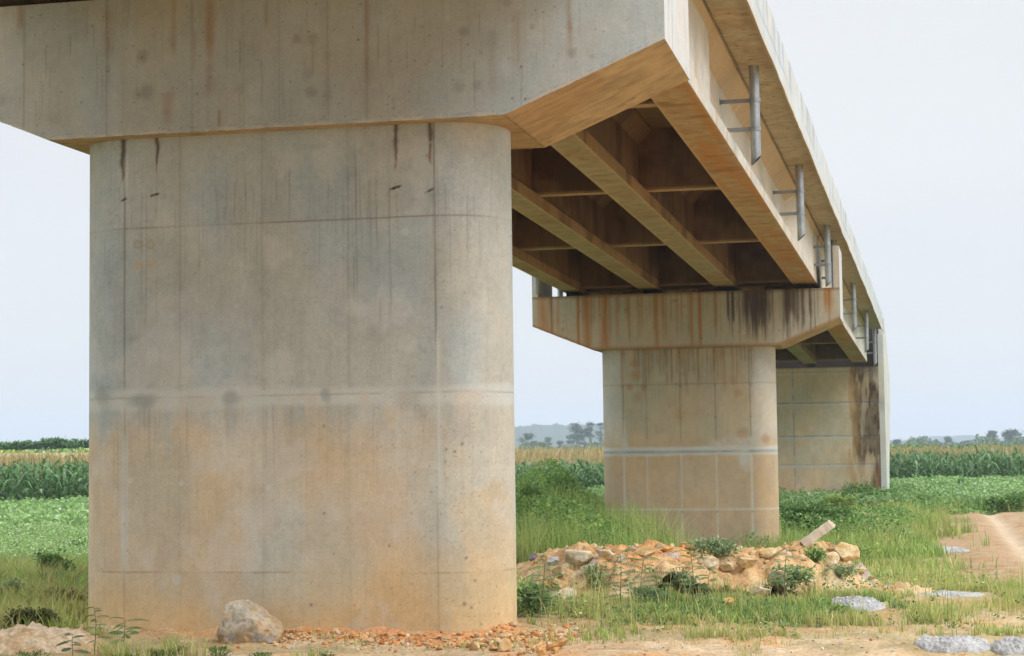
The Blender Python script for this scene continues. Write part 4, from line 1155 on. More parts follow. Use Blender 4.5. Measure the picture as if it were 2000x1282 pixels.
def lumpy_heap(name, px, py, wpx, hpx, depth, hgt, seed, base, alt, mat, label, cat, group=None, spiky=.4):
    """a low irregular heap lying on the ground; footprint and crest follow a lobed outline"""
    p, t = hit(px, py, mound=False)
    w = wpx * t / FPX / 2
    SPILLS.append((p[0], p[1], w, depth))
    us = np.linspace(-1.15, 1.15, 110); vs = np.linspace(-1.15, 1.15, 80)
    U, Vv = np.meshgrid(us, vs, indexing='ij')
    r = np.hypot(U, Vv) + .55 * (fbm(U * 1.6 + seed, Vv * 1.6, 0, seed) - .5) + .2 * (fbm(U * 5, Vv * 5 + seed, 0, seed + 1) - .5)
    f = np.clip(1 - r, -.1, 1)
    X, Y = p[0] + U * w * CY + Vv * depth * SY, p[1] - U * w * SY + Vv * depth * CY
    Z = H(X, Y) - .015 + hgt * (np.sqrt(np.clip(f, 0, 1)) * .9 + spiky * np.clip(f, 0, .3) * 3 * (np.abs(fbm(U * 5 + seed, Vv * 5, 0, seed + 2) - .5) + .5 * (fbm(U * 13, Vv * 13, seed, seed + 3) - .5)))
    Z = np.where(f <= 0, H(X, Y) - .03, Z)
    K = mixc(np.broadcast_to(base, X.shape + (3,)), alt, sstep(.42, .62, fbm(U * 4, Vv * 4 + seed, 0, seed + 4)))
    K = K * (1 + .5 * (fbm(U * 16, Vv * 16, seed, seed + 5) - .5))[..., None]
    F = grid_faces(len(us), len(vs)); k = (f > -.02).ravel(); F = F[k[F].any(1)]
    used = np.unique(F); mp = np.zeros(k.size, int); mp[used] = np.arange(len(used))
    P = np.stack([X, Y, Z], -1).reshape(-1, 3)[used]; c = C(p[0], p[1], gz(p[0], p[1], False))
    o = mesh_np(name, P - c, mp[F], K.reshape(-1, 3)[used], mat, True); o.location = c
    return tag(o, label, cat, group)

lumpy_heap('earth_heap', 60, 1268, 290, 0, .50, .22, 701, C(.52, .41, .28), C(.46, .32, .18), M_EARTH, 'small heap of tan stony earth left of the nearest pier', 'earth heap', None, .5)
lumpy_heap('earth_heap', 1690, 1022, 110, 0, 2.2, .38, 702, C(.52, .30, .14), C(.48, .38, .25), M_EARTH, 'orange earth heap with pale rubble below the corner of the abutment', 'earth heap', None, .6)
lumpy_heap('earth_heap', 1560, 990, 130, 0, 2.0, .30, 703, C(.52, .32, .15), C(.50, .37, .22), M_EARTH, 'low orange earth heap along the foot of the abutment behind the stake', 'earth heap', None, .5)
G = 'hardened cement spills in the grass'
for a in ((1866, 1266, 150, .30, .13, 711, 'speckled white cement lump lowest in the grass, left of its twin by the right edge'),
          (1985, 1272, 110, .30, .14, 712, 'speckled white cement lump cut off by the right edge of the picture'),
          (1672, 1186, 104, .75, .12, 713, 'grey white cement spill at the right foot of the mound, smooth and pointed'),
          (1690, 1146, 130, .70, .05, 714, 'flat grey cement crust running from the mound toward the grass'),
          (1830, 1160, 170, 1.0, .05, 715, 'thin pale cement crust with a pinkish hump amid the grass beside the track'),
          (1834, 1073, 110, 1.3, .09, 716, 'farthest white cement spill on the edge of the dirt track')):
    lumpy_heap('cement_spill', a[0], a[1], a[2], 0, a[3], a[4], a[5], C(.37, .365, .355), C(.29, .285, .275), M_CEM, a[6], 'cement spill', G, .55)

# broken concrete post lying on the mound
def post():
    pa, t = hit(1572, 1068); wpx = t / FPX
    L, w = .50, .115
    bd = Build()
    n = 26; xs = np.linspace(-L / 2, L / 2, n)
    ring = []
    for x in xs:
        e = .035 * (fbm(x * 11, 0, 0, 81) - .5)
        ring.append([(x, -w / 2 + e, -w / 2), (x, w / 2, -w / 2 + e), (x, w / 2 + e, w / 2), (x, -w / 2, w / 2 - e)])
    P = np.array(ring); P = np.concatenate([P, P[:, :1]], 1)
    P[-1, :, 0] += .05 * np.array([0, 1, .4, -.6, 0]); P += .018 * (np.stack([fbm(P[..., 0] * 16, P[..., 1] * 16, P[..., 2] * 16 + 9 * k, 83) for k in range(3)], -1) - .5); P[:, 4] = P[:, 0]
    bd.grid(P, C(.56, .49, .385) * np.ones(P.shape) * (1 + .4 * (fbm(P[..., 0] * 9, P[..., 1] * 20, P[..., 2] * 20, 82) - .5))[..., None], True)
    for i, f in ((0, [0, 1, 2, 3]), (-1, [3, 2, 1, 0])):
        bd.add(P[i, :4], np.array([f]), C(.46, .37, .27))
    V = np.vstack(bd.V)
    o = bd.make('concrete_post', M_CONC)
    d = Vector((CY * .86, -SY * .86, .60)).normalized()
    o.rotation_euler = d.to_track_quat('X', 'Z').to_euler()
    o.location = Vector(pa) + d * L * .42 + Vector((0, 0, .05))
    tag(o, 'broken square concrete post lying tilted on the right end of the rubble mound', 'concrete post')
post()

# ------------------------------------------------------------------ foliage
def leaf_quads(P, D, N, L, W, K, bend=0.):
    """P base points, D direction, N normal, L lengths, W half widths -> two-segment pointed leaves"""
    S = np.cross(D, N); S /= np.linalg.norm(S, axis=1)[:, None] + 1e-9
    b = np.asarray(bend) * np.ones(len(P))
    m = P + D * (L * .5)[:, None]; t = P + D * (L * (1 - .12 * b))[:, None] - C(0, 0, 1) * (L * .45 * b)[:, None]
    V = np.stack([P, m - S * W[:, None], t, m + S * W[:, None]], 1).reshape(-1, 3)
    i = np.arange(len(P)) * 4
    F = np.stack([i, i + 1, i + 2, i + 3], 1)
    return V, F, np.repeat(K, 4, 0)

def rnd_dirs(R, n, up=.3):
    a = R.uniform(0, 2 * PI, n); z = R.normal(up, .45, n)
    d = np.stack([np.cos(a), np.sin(a), z], 1)
    return d / np.linalg.norm(d, axis=1)[:, None]

def pal(R, n, cols, var=.22):
    cols = np.array(cols)
    return cols[R.randint(len(cols), size=n)] * np.exp(R.normal(0, var, (n, 1)))

def blades(R, P, h, w, K, lean=.35, tipk=1.25):
    """grass blades: 5 vertices each, bent over"""
    n = len(P)
    a = R.uniform(0, 2 * PI, n); b = R.uniform(0, 2 * PI, n)
    S = np.stack([np.cos(a), np.sin(a), np.zeros(n)], 1) * w[:, None]
    Ld = np.stack([np.cos(b), np.sin(b), np.zeros(n)], 1) * (h * np.abs(R.normal(0, lean, n)))[:, None]
    Z = np.stack([np.zeros(n), np.zeros(n), h], 1)
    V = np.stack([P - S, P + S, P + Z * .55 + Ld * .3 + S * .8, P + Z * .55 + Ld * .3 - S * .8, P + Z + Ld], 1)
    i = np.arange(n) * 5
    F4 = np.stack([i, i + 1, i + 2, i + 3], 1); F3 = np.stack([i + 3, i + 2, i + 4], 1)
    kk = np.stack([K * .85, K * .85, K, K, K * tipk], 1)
    return V.reshape(-1, 3), F4, F3, kk.reshape(-1, 3)

G_FRESH = [C(.30, .40, .11), C(.36, .44, .14), C(.24, .35, .10)]
G_YEL = [C(.48, .45, .18), C(.42, .43, .15), C(.36, .41, .13), C(.52, .44, .24)]
G_DARK = [C(.10, .20, .065), C(.13, .24, .07), C(.085, .165, .055)]

G_MID = [C(.19, .31, .09), C(.23, .36, .11), C(.15, .26, .075)]

def grass():
    R = np.random.RandomState(800)
    Vs, F4s, F3s, Ks = [], [], [], []; off = 0
    def patch(n, u0, u1, v0, v1, hmin, hmax, w, dens, cols, lean=.4, pw=1.):
        nonlocal off
        u = R.uniform(u0, u1, n); v = v0 + (v1 - v0) * R.rand(n) ** pw
        # tufts: pull points toward tuft centres
        cu = np.round(u / .16) * .16 + .05 * np.sin(u * 91); cv = np.round(v / .22) * .22 + .06 * np.sin(v * 77)
        k = R.rand(n) * .75
        u = u * (1 - k) + cu * k; v = v * (1 - k) + cv * k
        x, y = xy(u, v)
        D = dens(x, y, u, v) * (1 - near_spill(x, y))
        ok = R.rand(n) < D
        ok &= ~((np.abs(x) < 2.25) & (y > -.03) & (y < 1.25))
        x, y, u, v = x[ok], y[ok], u[ok], v[ok]
        hm = Hm(x, y)
        z = H(x, y) + np.maximum(hm, 0)
        m = len(x)
        tn = fbm(x * 1.2, y * 1.2, 0, 801)
        h = R.uniform(hmin, hmax, m) * (.5 + 1.0 * tn)
        K = pal(R, m, cols, .18)
        yel = sstep(.45, .62, fbm(x * .7, y * .7, 0, 802))
        K = K * (1 - .75 * yel[:, None]) + pal(R, m, G_YEL, .2) * .75 * yel[:, None]
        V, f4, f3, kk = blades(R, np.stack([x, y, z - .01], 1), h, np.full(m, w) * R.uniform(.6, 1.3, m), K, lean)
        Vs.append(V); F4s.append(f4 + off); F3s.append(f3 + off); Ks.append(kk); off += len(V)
    nz = lambda x, y, f=1.3, s=810: fbm(x * f, y * f, 0, s)
    nb = lambda x, y: 1 - bare(x, y)
    md = lambda x, y: sstep(.10, -.03, Hm(x, y))
    # strip in front of the mound and out to the right
    patch(80000, 0, 8.5, 16.2, 21.6, .04, .14, .0045, lambda x, y, u, v: nb(x, y) * sstep(.44, .66, nz(x, y)) * md(x, y), G_FRESH + G_YEL)
    patch(56000, 0, 9.0, 17.5, 24, .05, .17, .005, lambda x, y, u, v: nb(x, y) * sstep(.44, .64, nz(x, y, 1.1, 811)) * md(x, y) * np.where(u > 5, 1, .6), G_FRESH + G_YEL)
    patch(5000, .2, 9.5, 17.2, 26, .30, .52, .004, lambda x, y, u, v: nb(x, y) * sstep(.5, .62, nz(x, y, 1.6, 821)) * md(x, y), G_YEL + G_FRESH, .25)
    patch(30000, -.3, 4.2, 17.6, 20.6, .05, .16, .005, lambda x, y, u, v: nb(x, y) * sstep(.36, .58, nz(x, y, 1.5, 812)) * sstep(.3, .0, Hm(x, y)), G_DARK + G_FRESH)
    patch(52000, 3.8, 15, 22, 36, .06, .20, .008, lambda x, y, u, v: nb(x, y) * sstep(.40, .60, nz(x, y, .9, 813)) * md(x, y), G_FRESH + G_YEL[:2])
    patch(46000, 3.5, 16, 30, 62, .10, .32, .014, lambda x, y, u, v: nb(x, y) * sstep(.28, .5, nz(x, y, .6, 814)) * md(x, y), G_FRESH)
    patch(26000, 6.5, 14, 40, 60, .15, .5, .016, lambda x, y, u, v: nb(x, y) * sstep(.25, .5, nz(x, y, .5, 815)) * (u < 2.0 + .19 * v), G_FRESH)
    # green bank left of the nearest pier
    patch(80000, -9.5, -4.2, 17.2, 27.5, .08, .26, .006, lambda x, y, u, v: sstep(.18, .4, nz(x, y, 1.2, 816)) * nb(x, y), G_FRESH + [C(.34, .46, .12), C(.40, .48, .15)], .5)
    patch(46000, -9.5, -4.2, 17.2, 27.5, .14, .36, .007, lambda x, y, u, v: sstep(.47, .62, nz(x, y, 1.7, 822)) * nb(x, y), G_FRESH + [C(.30, .40, .11)], .6)
    patch(24000, -9.5, -4.2, 17.2, 27.5, .12, .36, .007, lambda x, y, u, v: sstep(.52, .64, nz(x, y, 1.3, 823)) * nb(x, y), [C(.36, .28, .12), C(.42, .34, .16), C(.26, .20, .09)], .6)
    patch(20000, -9.5, -4.2, 17.2, 27.5, .10, .34, .010, lambda x, y, u, v: sstep(.54, .64, nz(x, y, 1.5, 824)) * nb(x, y), G_DARK, .8)
    # slope between the piers
    patch(26000, -1, 3.3, 32.5, 48, .55, 1.25, .010, lambda x, y, u, v: sstep(.40, .6, nz(x, y, 1.1, 826)) * md(x, y), G_FRESH + G_YEL[2:3], .3)
    patch(14000, 5.6, 13.5, 42, 56, .3, .7, .011, lambda x, y, u, v: sstep(.42, .6, nz(x, y, .9, 827)) * nb(x, y) * md(x, y), G_FRESH + G_YEL[1:3], .3)
    patch(26000, -.6, 5.5, 31, 52, .30, .75, .014, lambda x, y, u, v: sstep(2.9, 2.2, u - .02 * (v - 33)) * sstep(.48, .62, nz(x, y, 1.0, 825)) * md(x, y), G_FRESH + [C(.30, .40, .11)], .6)
    patch(60000, -.6, 5.5, 31, 50, .10, .26, .012, lambda x, y, u, v: sstep(.2, .45, nz(x, y, .8, 817)) * md(x, y), G_FRESH + G_DARK[:1], .5)
    patch(20000, -14, -9, 18, 28, .12, .34, .008, lambda x, y, u, v: np.ones_like(x), G_FRESH, .5)
    patch(14000, 8, 24, 56, 68, .2, .6, .02, lambda x, y, u, v: nb(x, y) * sstep(62.5, 65.5, v + .06 * u), G_FRESH + G_DARK[:1], .5)
    patch(40000, -4.6, .2, 19.2, 36, .08, .30, .009, lambda x, y, u, v: sstep(.30, .5, nz(x, y, 1.1, 828)) * md(x, y), G_FRESH + G_YEL[2:3], .5)
    patch(26000, -5.6, -2.5, 15.2, 17.9, .05, .20, .004, lambda x, y, u, v: sstep(.50, .68, nz(x, y, 1.9, 829)) * sstep(-2.5, -3.3, u) * np.where(y < -.15, 1, x < -2.3), G_FRESH + G_YEL, .5)
    # thin weeds at the very front
    patch(9000, -4.6, 6, 14.8, 17.2, .03, .12, .004, lambda x, y, u, v: sstep(.60, .72, nz(x, y, 2.2, 818)), G_FRESH)
    o = mesh_np('grass', np.vstack(Vs), [np.vstack(F4s), np.vstack(F3s)], np.vstack(Ks), M_LEAF, False)
    tag(o, kind='stuff')
grass()

def mass():
    """continuous waist-high weeds between the piers, below the abutment and along the far edge of the track"""
    R = np.random.RandomState(870)
    def area(n, u0, u1, v0, v1, hmax, L, cols, f, cond):
        u = R.uniform(u0, u1, n); v = R.uniform(v0, v1, n); x, y = xy(u, v)
        lump = fbm(x * f, y * f, 0, 871, 3)
        hh = hmax * sstep(.30, .68, lump) * cond(x, y, u, v)
        ok = (hh > .04) & ~((np.abs(x - .5) < 2.3) & (y > 27.9) & (y < 29.6)) & (Hm(x, y) < 0)
        x, y, hh, v, lump = x[ok], y[ok], hh[ok], v[ok], lump[ok]; m = len(x)
        z = H(x, y) + hh * R.beta(3.2, .8, m)
        l = R.uniform(.6, 1.35, m) * L
        K = pal(R, m, cols, .2) * (.75 + .6 * fbm(x * 1.1, y * 1.1, 0, 873))[:, None]
        return leaf_quads(np.stack([x, y, z], 1), rnd_dirs(R, m, .45), rnd_dirs(R, m, .9), l, l * .24, K, .35)
    A = [area(46000, -1.0, 3.4, 32.5, 50, 1.55, .10, G_MID + G_FRESH[:1], .75, lambda x, y, u, v: sstep(31.5, 35, v) * (.55 + .45 * sstep(2.6, .8, u)) * sstep(3.4, 2.9, u - .03 * (v - 33))),
         area(30000, 5.6, 13.5, 42, 63, .75, .11, G_MID + G_DARK[1:2], .6, lambda x, y, u, v: sstep(41, 46, v) * sstep(6.6, 5.6, x) * (y < 57) * (1 - .62 * sstep(50, 60, v))),
         area(16000, 11, 26, 60, 68, .75, .13, G_MID + G_DARK[1:2], .5, lambda x, y, u, v: sstep(60.5, 64, v + 1.2 * np.sin(u * 1.3)) * (1 - .9 * bare(x, y)) * (x > 5.4))]
    V, F, K, off = [], [], [], 0
    for v, f, k in A:
        V.append(v); F.append(f + off); K.append(k); off += len(v)
    tag(mesh_np('weed_undergrowth', np.vstack(V), np.vstack(F), np.vstack(K), M_LEAF, False), 'tangled mid green weeds between the piers and below the abutment', 'undergrowth', kind='stuff')
def herbs():
    R = np.random.RandomState(860)
    n = 2600
    u = R.uniform(-.2, 9, n); v = R.uniform(16.4, 34, n); x, y = xy(u, v)
    ok = (R.rand(n) < (1 - bare(x, y)) * sstep(.42, .6, fbm(x * 1.4, y * 1.4, 0, 861)) * (1 - near_spill(x, y)) * sstep(.35, .1, Hm(x, y))) & ~((np.abs(x) < 2.3) & (y > -.1) & (y < 1.3))
    x, y = x[ok], y[ok]; n = len(x); m = 16
    z = H(x, y) + np.maximum(Hm(x, y), 0); hh = R.uniform(.06, .24, n)
    N_ = n * m; k = np.repeat(np.arange(n), m); t = R.rand(N_)
    a = R.uniform(0, 2 * PI, N_); rr = .06 * np.abs(R.normal(0, 1, N_)) * (.4 + t)
    P = np.stack([x[k] + rr * np.cos(a), y[k] + rr * np.sin(a), z[k] + hh[k] * t], 1)
    L = R.uniform(.025, .055, N_)
    V, F, K = leaf_quads(P, rnd_dirs(R, N_, .2), rnd_dirs(R, N_, 1.), L, L * .3, pal(R, N_, G_FRESH + G_DARK + [C(.16, .22, .12)], .2), .3)
    tag(mesh_np('low_weeds', V, F, K, M_LEAF, False), 'low leafy weeds mixed into the grass', 'weeds', kind='stuff')
herbs()
mass()

# ---- crops
def soy():
    R = np.random.RandomState(830)
    def area(n, u0, u1, v0, v1, cond):
        u = R.uniform(u0, u1, n); v = R.uniform(v0, v1, n); k = cond(u, v); return u[k], v[k]
    us, vs = [], []
    for a in ((18000, -22, -3.0, 26.8, 56, lambda u, v: (v < corn_front(u) - .3)), (5200, -3, 8, 46, 84, lambda u, v: (v < corn_front(u) - .5) & (v > 47 + 1.5 * np.sin(u) + 22 * sstep(3.6, 4.6, u))), (9000, 8, 34, 65, 84, lambda u, v: v < 83.4)):
        u, v = area(*a); us.append(u); vs.append(v)
    u, v = np.concatenate(us), np.concatenate(vs)
    x, y = xy(u, v)
    ok = ~((np.abs(x - .5) < 3) & (y > 27) & (y < 31)) & ~((np.abs(x - 1) < 5.2) & (y > 57) & (y < 66))
    u, v, x, y = u[ok], v[ok], x[ok], y[ok]
    n = len(u); m = 11
    h = .62 * (.75 + .5 * fbm(x * .8, y * .8, 0, 831)) * (.8 + .3 * R.rand(n))
    px, py = np.repeat(x, m), np.repeat(y, m); ph = np.repeat(h, m); g = np.repeat(H(x, y), m)
    N_ = len(px)
    sc = np.where(np.repeat(v, m) > 45, 1.4, .62)
    rr = np.abs(R.normal(0, .16, N_)) * sc ** .5; aa = R.uniform(0, 2 * PI, N_)
    P = np.stack([px + rr * np.cos(aa), py + rr * np.sin(aa), g + ph * np.clip(R.beta(2.6, 1.2, N_), .1, 1)], 1)
    D = rnd_dirs(R, N_, .45); Nn = rnd_dirs(R, N_, .7)
    L = R.uniform(.09, .16, N_) * sc; W = L * .22
    t = (P[:, 2] - g) / ph
    K = pal(R, N_, [C(.24, .37, .14), C(.30, .43, .17), C(.18, .31, .11)], .15)
    pale_leaf = R.rand(N_) < .11 * (t > .6)  # some upper leaves are smaller and whitish
    K[pale_leaf] = C(.60, .66, .54); L[pale_leaf] *= .6; W[pale_leaf] *= .7
    V, F, KK = leaf_quads(P, D, Nn, L, W, K, .3)
    tag(mesh_np('soybean_crop', V, F, KK, M_LEAF, False), 'low bright green bean crop in front of the maize', 'crop', kind='stuff')
soy()

def corn():
    R = np.random.RandomState(840)
    PV, PF, PK, off = [], [], [], 0
    def plant(x, y, z, h, cols, dry):
        nonlocal off
        nl = 10
        a0 = R.uniform(0, 2 * PI)
        for k in range(nl):
            f = .12 + .8 * k / nl
            a = a0 + PI * k + R.normal(0, .35)
            L = h * R.uniform(.34, .48) * (1 - .45 * abs(f - .5)); rise = R.uniform(.5, .95) * (.7 + .5 * f)
            s = np.array([0, .3, .62, 1.0])
            hx = L * (s * .9); hz = L * (rise * s * 1.5 - 1.35 * s ** 2 * R.uniform(.7, 1.2))
            w = R.uniform(.042, .065) * np.array([.6, 1, .8, .04])
            cx, sx = math.cos(a), math.sin(a)
            c = np.stack([x + cx * hx, y + sx * hx, z + h * f + hz], 1)
            sd = C(-sx, cx, 0)
            V = np.concatenate([c - sd * w[:, None], c + sd * w[:, None] + C(0, 0, .012)])
            i = np.arange(3)
            PV.append(V); PF.append(np.stack([i, i + 1, i + 5, i + 4], 1) + off); off += 8
            PK.append(np.broadcast_to(cols[R.randint(len(cols))] * R.uniform(.75, 1.3), (8, 3)))
        # stalk and tassel
        w = .014
        V = np.array([(x - w, y, z), (x + w, y, z), (x + w * .5, y, z + h), (x - w * .5, y, z + h)])
        PV.append(V); PF.append(np.array([(0, 1, 2, 3)]) + off); off += 4; PK.append(np.broadcast_to(C(.13, .17, .06), (4, 3)))
        for q in range(4):
            a = R.uniform(0, 2 * PI); l = R.uniform(.14, .26); d = C(math.cos(a) * .45, math.sin(a) * .45, 1) * l; b = C(x, y, z + h * .97)
            V = np.array([b + C(-.007, 0, 0), b + C(.007, 0, 0), b + d + C(.009, 0, 0), b + d - C(.009, 0, 0)])
            PV.append(V); PF.append(np.array([(0, 1, 2, 3)]) + off); off += 4; PK.append(np.broadcast_to(C(.40, .32, .16) * R.uniform(.8, 1.2), (4, 3)))
    cols = [C(.085, .18, .06), C(.11, .22, .08), C(.07, .14, .05), C(.18, .27, .14)]
    for row in range(9):
        for u in np.arange(-24, 33, .34):
            if -6.6 < u < -.9 and row > 2: continue
            uu = u + R.uniform(-.09, .09); v = float(corn_front(u)) + row * .68 + R.uniform(-.1, .1)
            x, y = xy(uu, v)
            if abs(x - 1) < 4.6 and 57.4 < y < 66: continue
            z = float(H(np.array([x]), np.array([y]))[0])
            plant(x, y, z, R.uniform(1.6, 1.98), cols, False)
    tag(mesh_np('maize_crop', np.vstack(PV), np.vstack(PF), np.vstack(PK), M_LEAF, False), 'tall dark green maize standing in rows behind the bean crop', 'crop', kind='stuff')
    # ripe tassel tops of the field behind
    R = np.random.RandomState(841)
    n = 30000
    u = R.uniform(-36, 48, n); cf = corn_front(u); v = cf + 5.5 + 27 * R.rand(n) ** 1.2
    x, y = xy(u, v)
    ok = ~((np.abs(x - 1) < 5) & (y > 57) & (y < 66))
    x, y, v = x[ok], y[ok], v[ok]; m = len(x)
    z = H(x, y)
    K = pal(R, m, [C(.42, .32, .16), C(.36, .26, .12), C(.46, .37, .2), C(.30, .27, .11)], .15)
    V1, a4, a3, k1 = blades(R, np.stack([x, y, z + 1.1], 1), R.uniform(.5, .95, m), R.uniform(.02, .04, m), K, .2, 1.1)
    K2 = pal(R, m, [C(.20, .19, .08), C(.12, .16, .06)], .2)
    V2, b4, b3, k2 = blades(R, np.stack([x, y, z], 1), R.uniform(1.2, 1.7, m), R.uniform(.04, .08, m), K2, .25, 1.2)
    V = np.vstack([V1, V2]); o4 = np.vstack([a4, b4 + len(V1)]); o3 = np.vstack([a3, b3 + len(V1)])
    tag(mesh_np('ripe_maize', V, [o4, o3], np.vstack([k1, k2]), M_LEAF, False), 'ripe straw-coloured maize tops beyond the green maize', 'crop', kind='stuff')
corn()

# ---- shrubs and weeds as single plants
def shrub_leaves(R, n, rx, ry, h, L, cols, lobes=6, zlo=.12):
    """leaves on the shells of several overlapping lumps, open inside and ragged outside"""
    P = []
    ctr = np.stack([R.uniform(-.55, .55, lobes) * rx, R.uniform(-.55, .55, lobes) * ry, R.uniform(zlo, .60, lobes) * h], 1)
    rad = R.uniform(.35, .62, lobes) * (1 if lobes > 7 else .85)
    k = R.randint(lobes, size=n)
    d = rnd_dirs(R, n, .35); r = R.beta(4, 1.2, n) * (1 + .25 * R.rand(n) ** 6 * 3)
    P = ctr[k] + d * r[:, None] * rad[k][:, None] * np.array([rx, ry, h * .62])
    P[:, 2] = np.abs(P[:, 2])
    D = d * .7 + rnd_dirs(R, n, .35); D /= np.linalg.norm(D, axis=1)[:, None]
    Nn = rnd_dirs(R, n, 1.2)
    ll = R.uniform(.6, 1.3, n) * L
    return leaf_quads(P, D, Nn, ll, ll * .28, pal(R, n, cols, .22), .3)

def shrub(name, px, py, wpx, hpx, n, L, cols, label, group, seed, depth=.8, stems=True, lobes=6, mound=True, at_uv=None, cat='shrub', mat=None):
    R = np.random.RandomState(seed)
    if at_uv is None:
        p, t = hit(px, py, mound=mound)
    else:
        x, y = xy(*at_uv); p = C(x, y, gz(x, y, mound)); t = at_uv[1]
    rx = wpx * t / FPX / 2; h = hpx * t / FPX
    root = tag(empty(name, tuple(p)), label, cat, group)
    V, F, K = shrub_leaves(R, n, rx, rx * depth, h, L, cols, lobes)
    o = mesh_np('foliage', V, F, K, mat or M_LEAF, False, root)
    if stems:
        bd = Build()
        for q in range(9):
            a = R.uniform(0, 2 * PI); e = C(math.cos(a) * rx * .75, math.sin(a) * rx * .5 * depth, h * R.uniform(.5, .85))
            s = np.linspace(0, 1, 5)[:, None]
            bd.tube(e * s + C(0, 0, h * .12) * np.sin(s * PI), np.linspace(.006, .002, 5) * max(1, h), C(.16, .17, .08), 5, False)
        bd.make('stem', M_BARK, root)
    return root

GB = 'bushes growing between the two piers'
for a in ((1022, 1075, 84, 178, 9000, .085, G_MID + G_DARK[1:2], 'tall leafy bush right beside the right edge of the nearest pier', 901, 12),
          (1078, 1010, 96, 112, 8000, .085, G_MID, 'mid green bushy weeds behind the tall leafy bush by the nearest pier', 902, 12),
          (1112, 1058, 100, 84, 7000, .07, G_FRESH + G_MID, 'bright green feathery weeds in front of the second pier left edge', 903, 14),
          (1150, 1005, 90, 50, 5000, .07, G_FRESH, 'low bright green bush touching the left edge of the second pier', 904, 14),
          (1060, 1078, 80, 66, 5000, .06, G_FRESH + G_MID, 'small light green bush at the left end of the rubble mound', 905, 12),
          (1030, 1040, 60, 90, 5000, .07, G_DARK + G_MID, 'dark green bush low beside the nearest pier', 907, 10),
          (1160, 1066, 66, 70, 5000, .06, G_FRESH + G_MID, 'soft green grass-like bush at the foot of the second pier left corner', 906, 14)):
    shrub('bush', a[0], a[1], a[2], a[3], a[4], a[5], a[6], a[7], GB, a[8], mound=False, lobes=a[9])
GM = 'weed clumps on and beside the rubble mound'
GDT = [C(.24, .32, .17), C(.18, .27, .12), C(.29, .36, .20)]
for a in ((1402, 1092, 95, 50, 2600, .045, GDT, 'sprawling grey green weed clump on the mound against the second pier', 911),
          (1592, 1098, 46, 34, 900, .05, G_MID, 'small green weed below the broken concrete post', 912),
          (1545, 1150, 80, 55, 1600, .05, GDT + G_FRESH[:1], 'loose grey green weed clump on the right slope of the mound', 913),
          (1262, 1182, 60, 40, 900, .04, GDT, 'wispy weed low on the front of the mound', 914),
          (1040, 1205, 70, 75, 2200, .05, G_MID + GDT, 'leafy green weed at the left front of the mound by the nearest pier', 915),
          (1640, 1130, 70, 30, 900, .04, GDT, 'thin straggling weed on the right tail of the mound', 916),
          (1690, 1100, 50, 42, 900, .06, G_FRESH, 'green weed behind the right tail of the mound', 917),
          (1636, 1210, 40, 26, 600, .05, G_FRESH + G_MID, 'little green weed beside the smooth cement spill', 918),
          (1165, 1150, 40, 50, 700, .05, GDT, 'grey green weed among the pale rocks of the mound', 919),
          (1330, 1150, 46, 40, 700, .045, GDT, 'scrawny weed on the orange face of the mound', 920)):
    shrub('weed_clump', a[0], a[1], a[2] * 1.1, a[3] * 1.1, int(a[4] * .62), a[5], a[6], a[7], GM, a[8], cat='weed', lobes=11)
GA = 'bushes at the foot of the abutment and along the track'
for a in ((1690, 1000, 120, 78, 4600, .10, G_DARK + G_MID, 'dark green bush against the foot of the abutment', 921),
          (1600, 1052, 160, 84, 7000, .09, G_MID + G_DARK, 'wide low green bush between the second pier and the abutment', 922),
          (1560, 1040, 90, 70, 4200, .09, G_DARK + G_MID, 'taller dark green bush right of the second pier', 931),
          (1645, 1015, 90, 60, 2400, .09, G_FRESH, 'lighter green bush before the stained corner of the abutment', 923),
          (1555, 1000, 60, 26, 900, .08, G_DARK, 'low dark weeds beside the stake under the far span', 924),
          (1740, 1010, 60, 40, 1300, .09, G_FRESH + G_YEL[2:3], 'yellow green bush beside the foot of the wing wall', 925),
          (1790, 985, 80, 36, 1500, .11, G_DARK + G_FRESH, 'dark green bush just right of the wing wall by the bean crop', 926),
          (1850, 984, 80, 34, 1400, .11, G_FRESH + G_DARK, 'mid green bush bordering the bean crop beyond the track', 927),
          (1905, 985, 70, 36, 1400, .11, G_DARK + G_FRESH, 'rounded green bush at the field edge, second from the right edge', 928),
          (1965, 1000, 100, 52, 2200, .11, G_DARK + G_FRESH[2:], 'large dark green bush at the field edge by the right border', 929),
          (1878, 968, 14, 42, 300, .12, G_DARK, 'thin upright dark weed standing above the field edge bushes', 930)):
    shrub('bush', a[0], a[1], a[2], a[3], a[4], a[5], a[6], a[7], GA, a[8], mound=False)
for i, (u_, w_, h_) in enumerate(((-9.2, 120, 62), (-8.2, 130, 70), (-7.2, 120, 60), (-6.3, 130, 74), (-5.4, 120, 66))):  # dark plants added to stand in for shade along the crop's near side
    shrub('shade_weed', 0, 0, w_ * 26.4 / 26.4, h_, 3600, .055, G_DARK + G_MID[2:], ('dark leaf clump added as shade at the near edge of the left bean crop, first in the row', 'dark leaf clump added as shade at the near edge of the left bean crop, second in the row', 'dark leaf clump added as shade in the middle of the row edging the left bean crop', 'tall dark leaf clump added as shade, fourth in the row edging the left bean crop', 'dark leaf clump added as shade edging the left bean crop, beside the nearest pier')[i], 'leaf clumps added as shade along the left bean crop', 1100 + i, at_uv=(u_, 26.6), lobes=8, cat='weed', mound=False)
GL = 'weeds on the grassy bank left of the nearest pier'
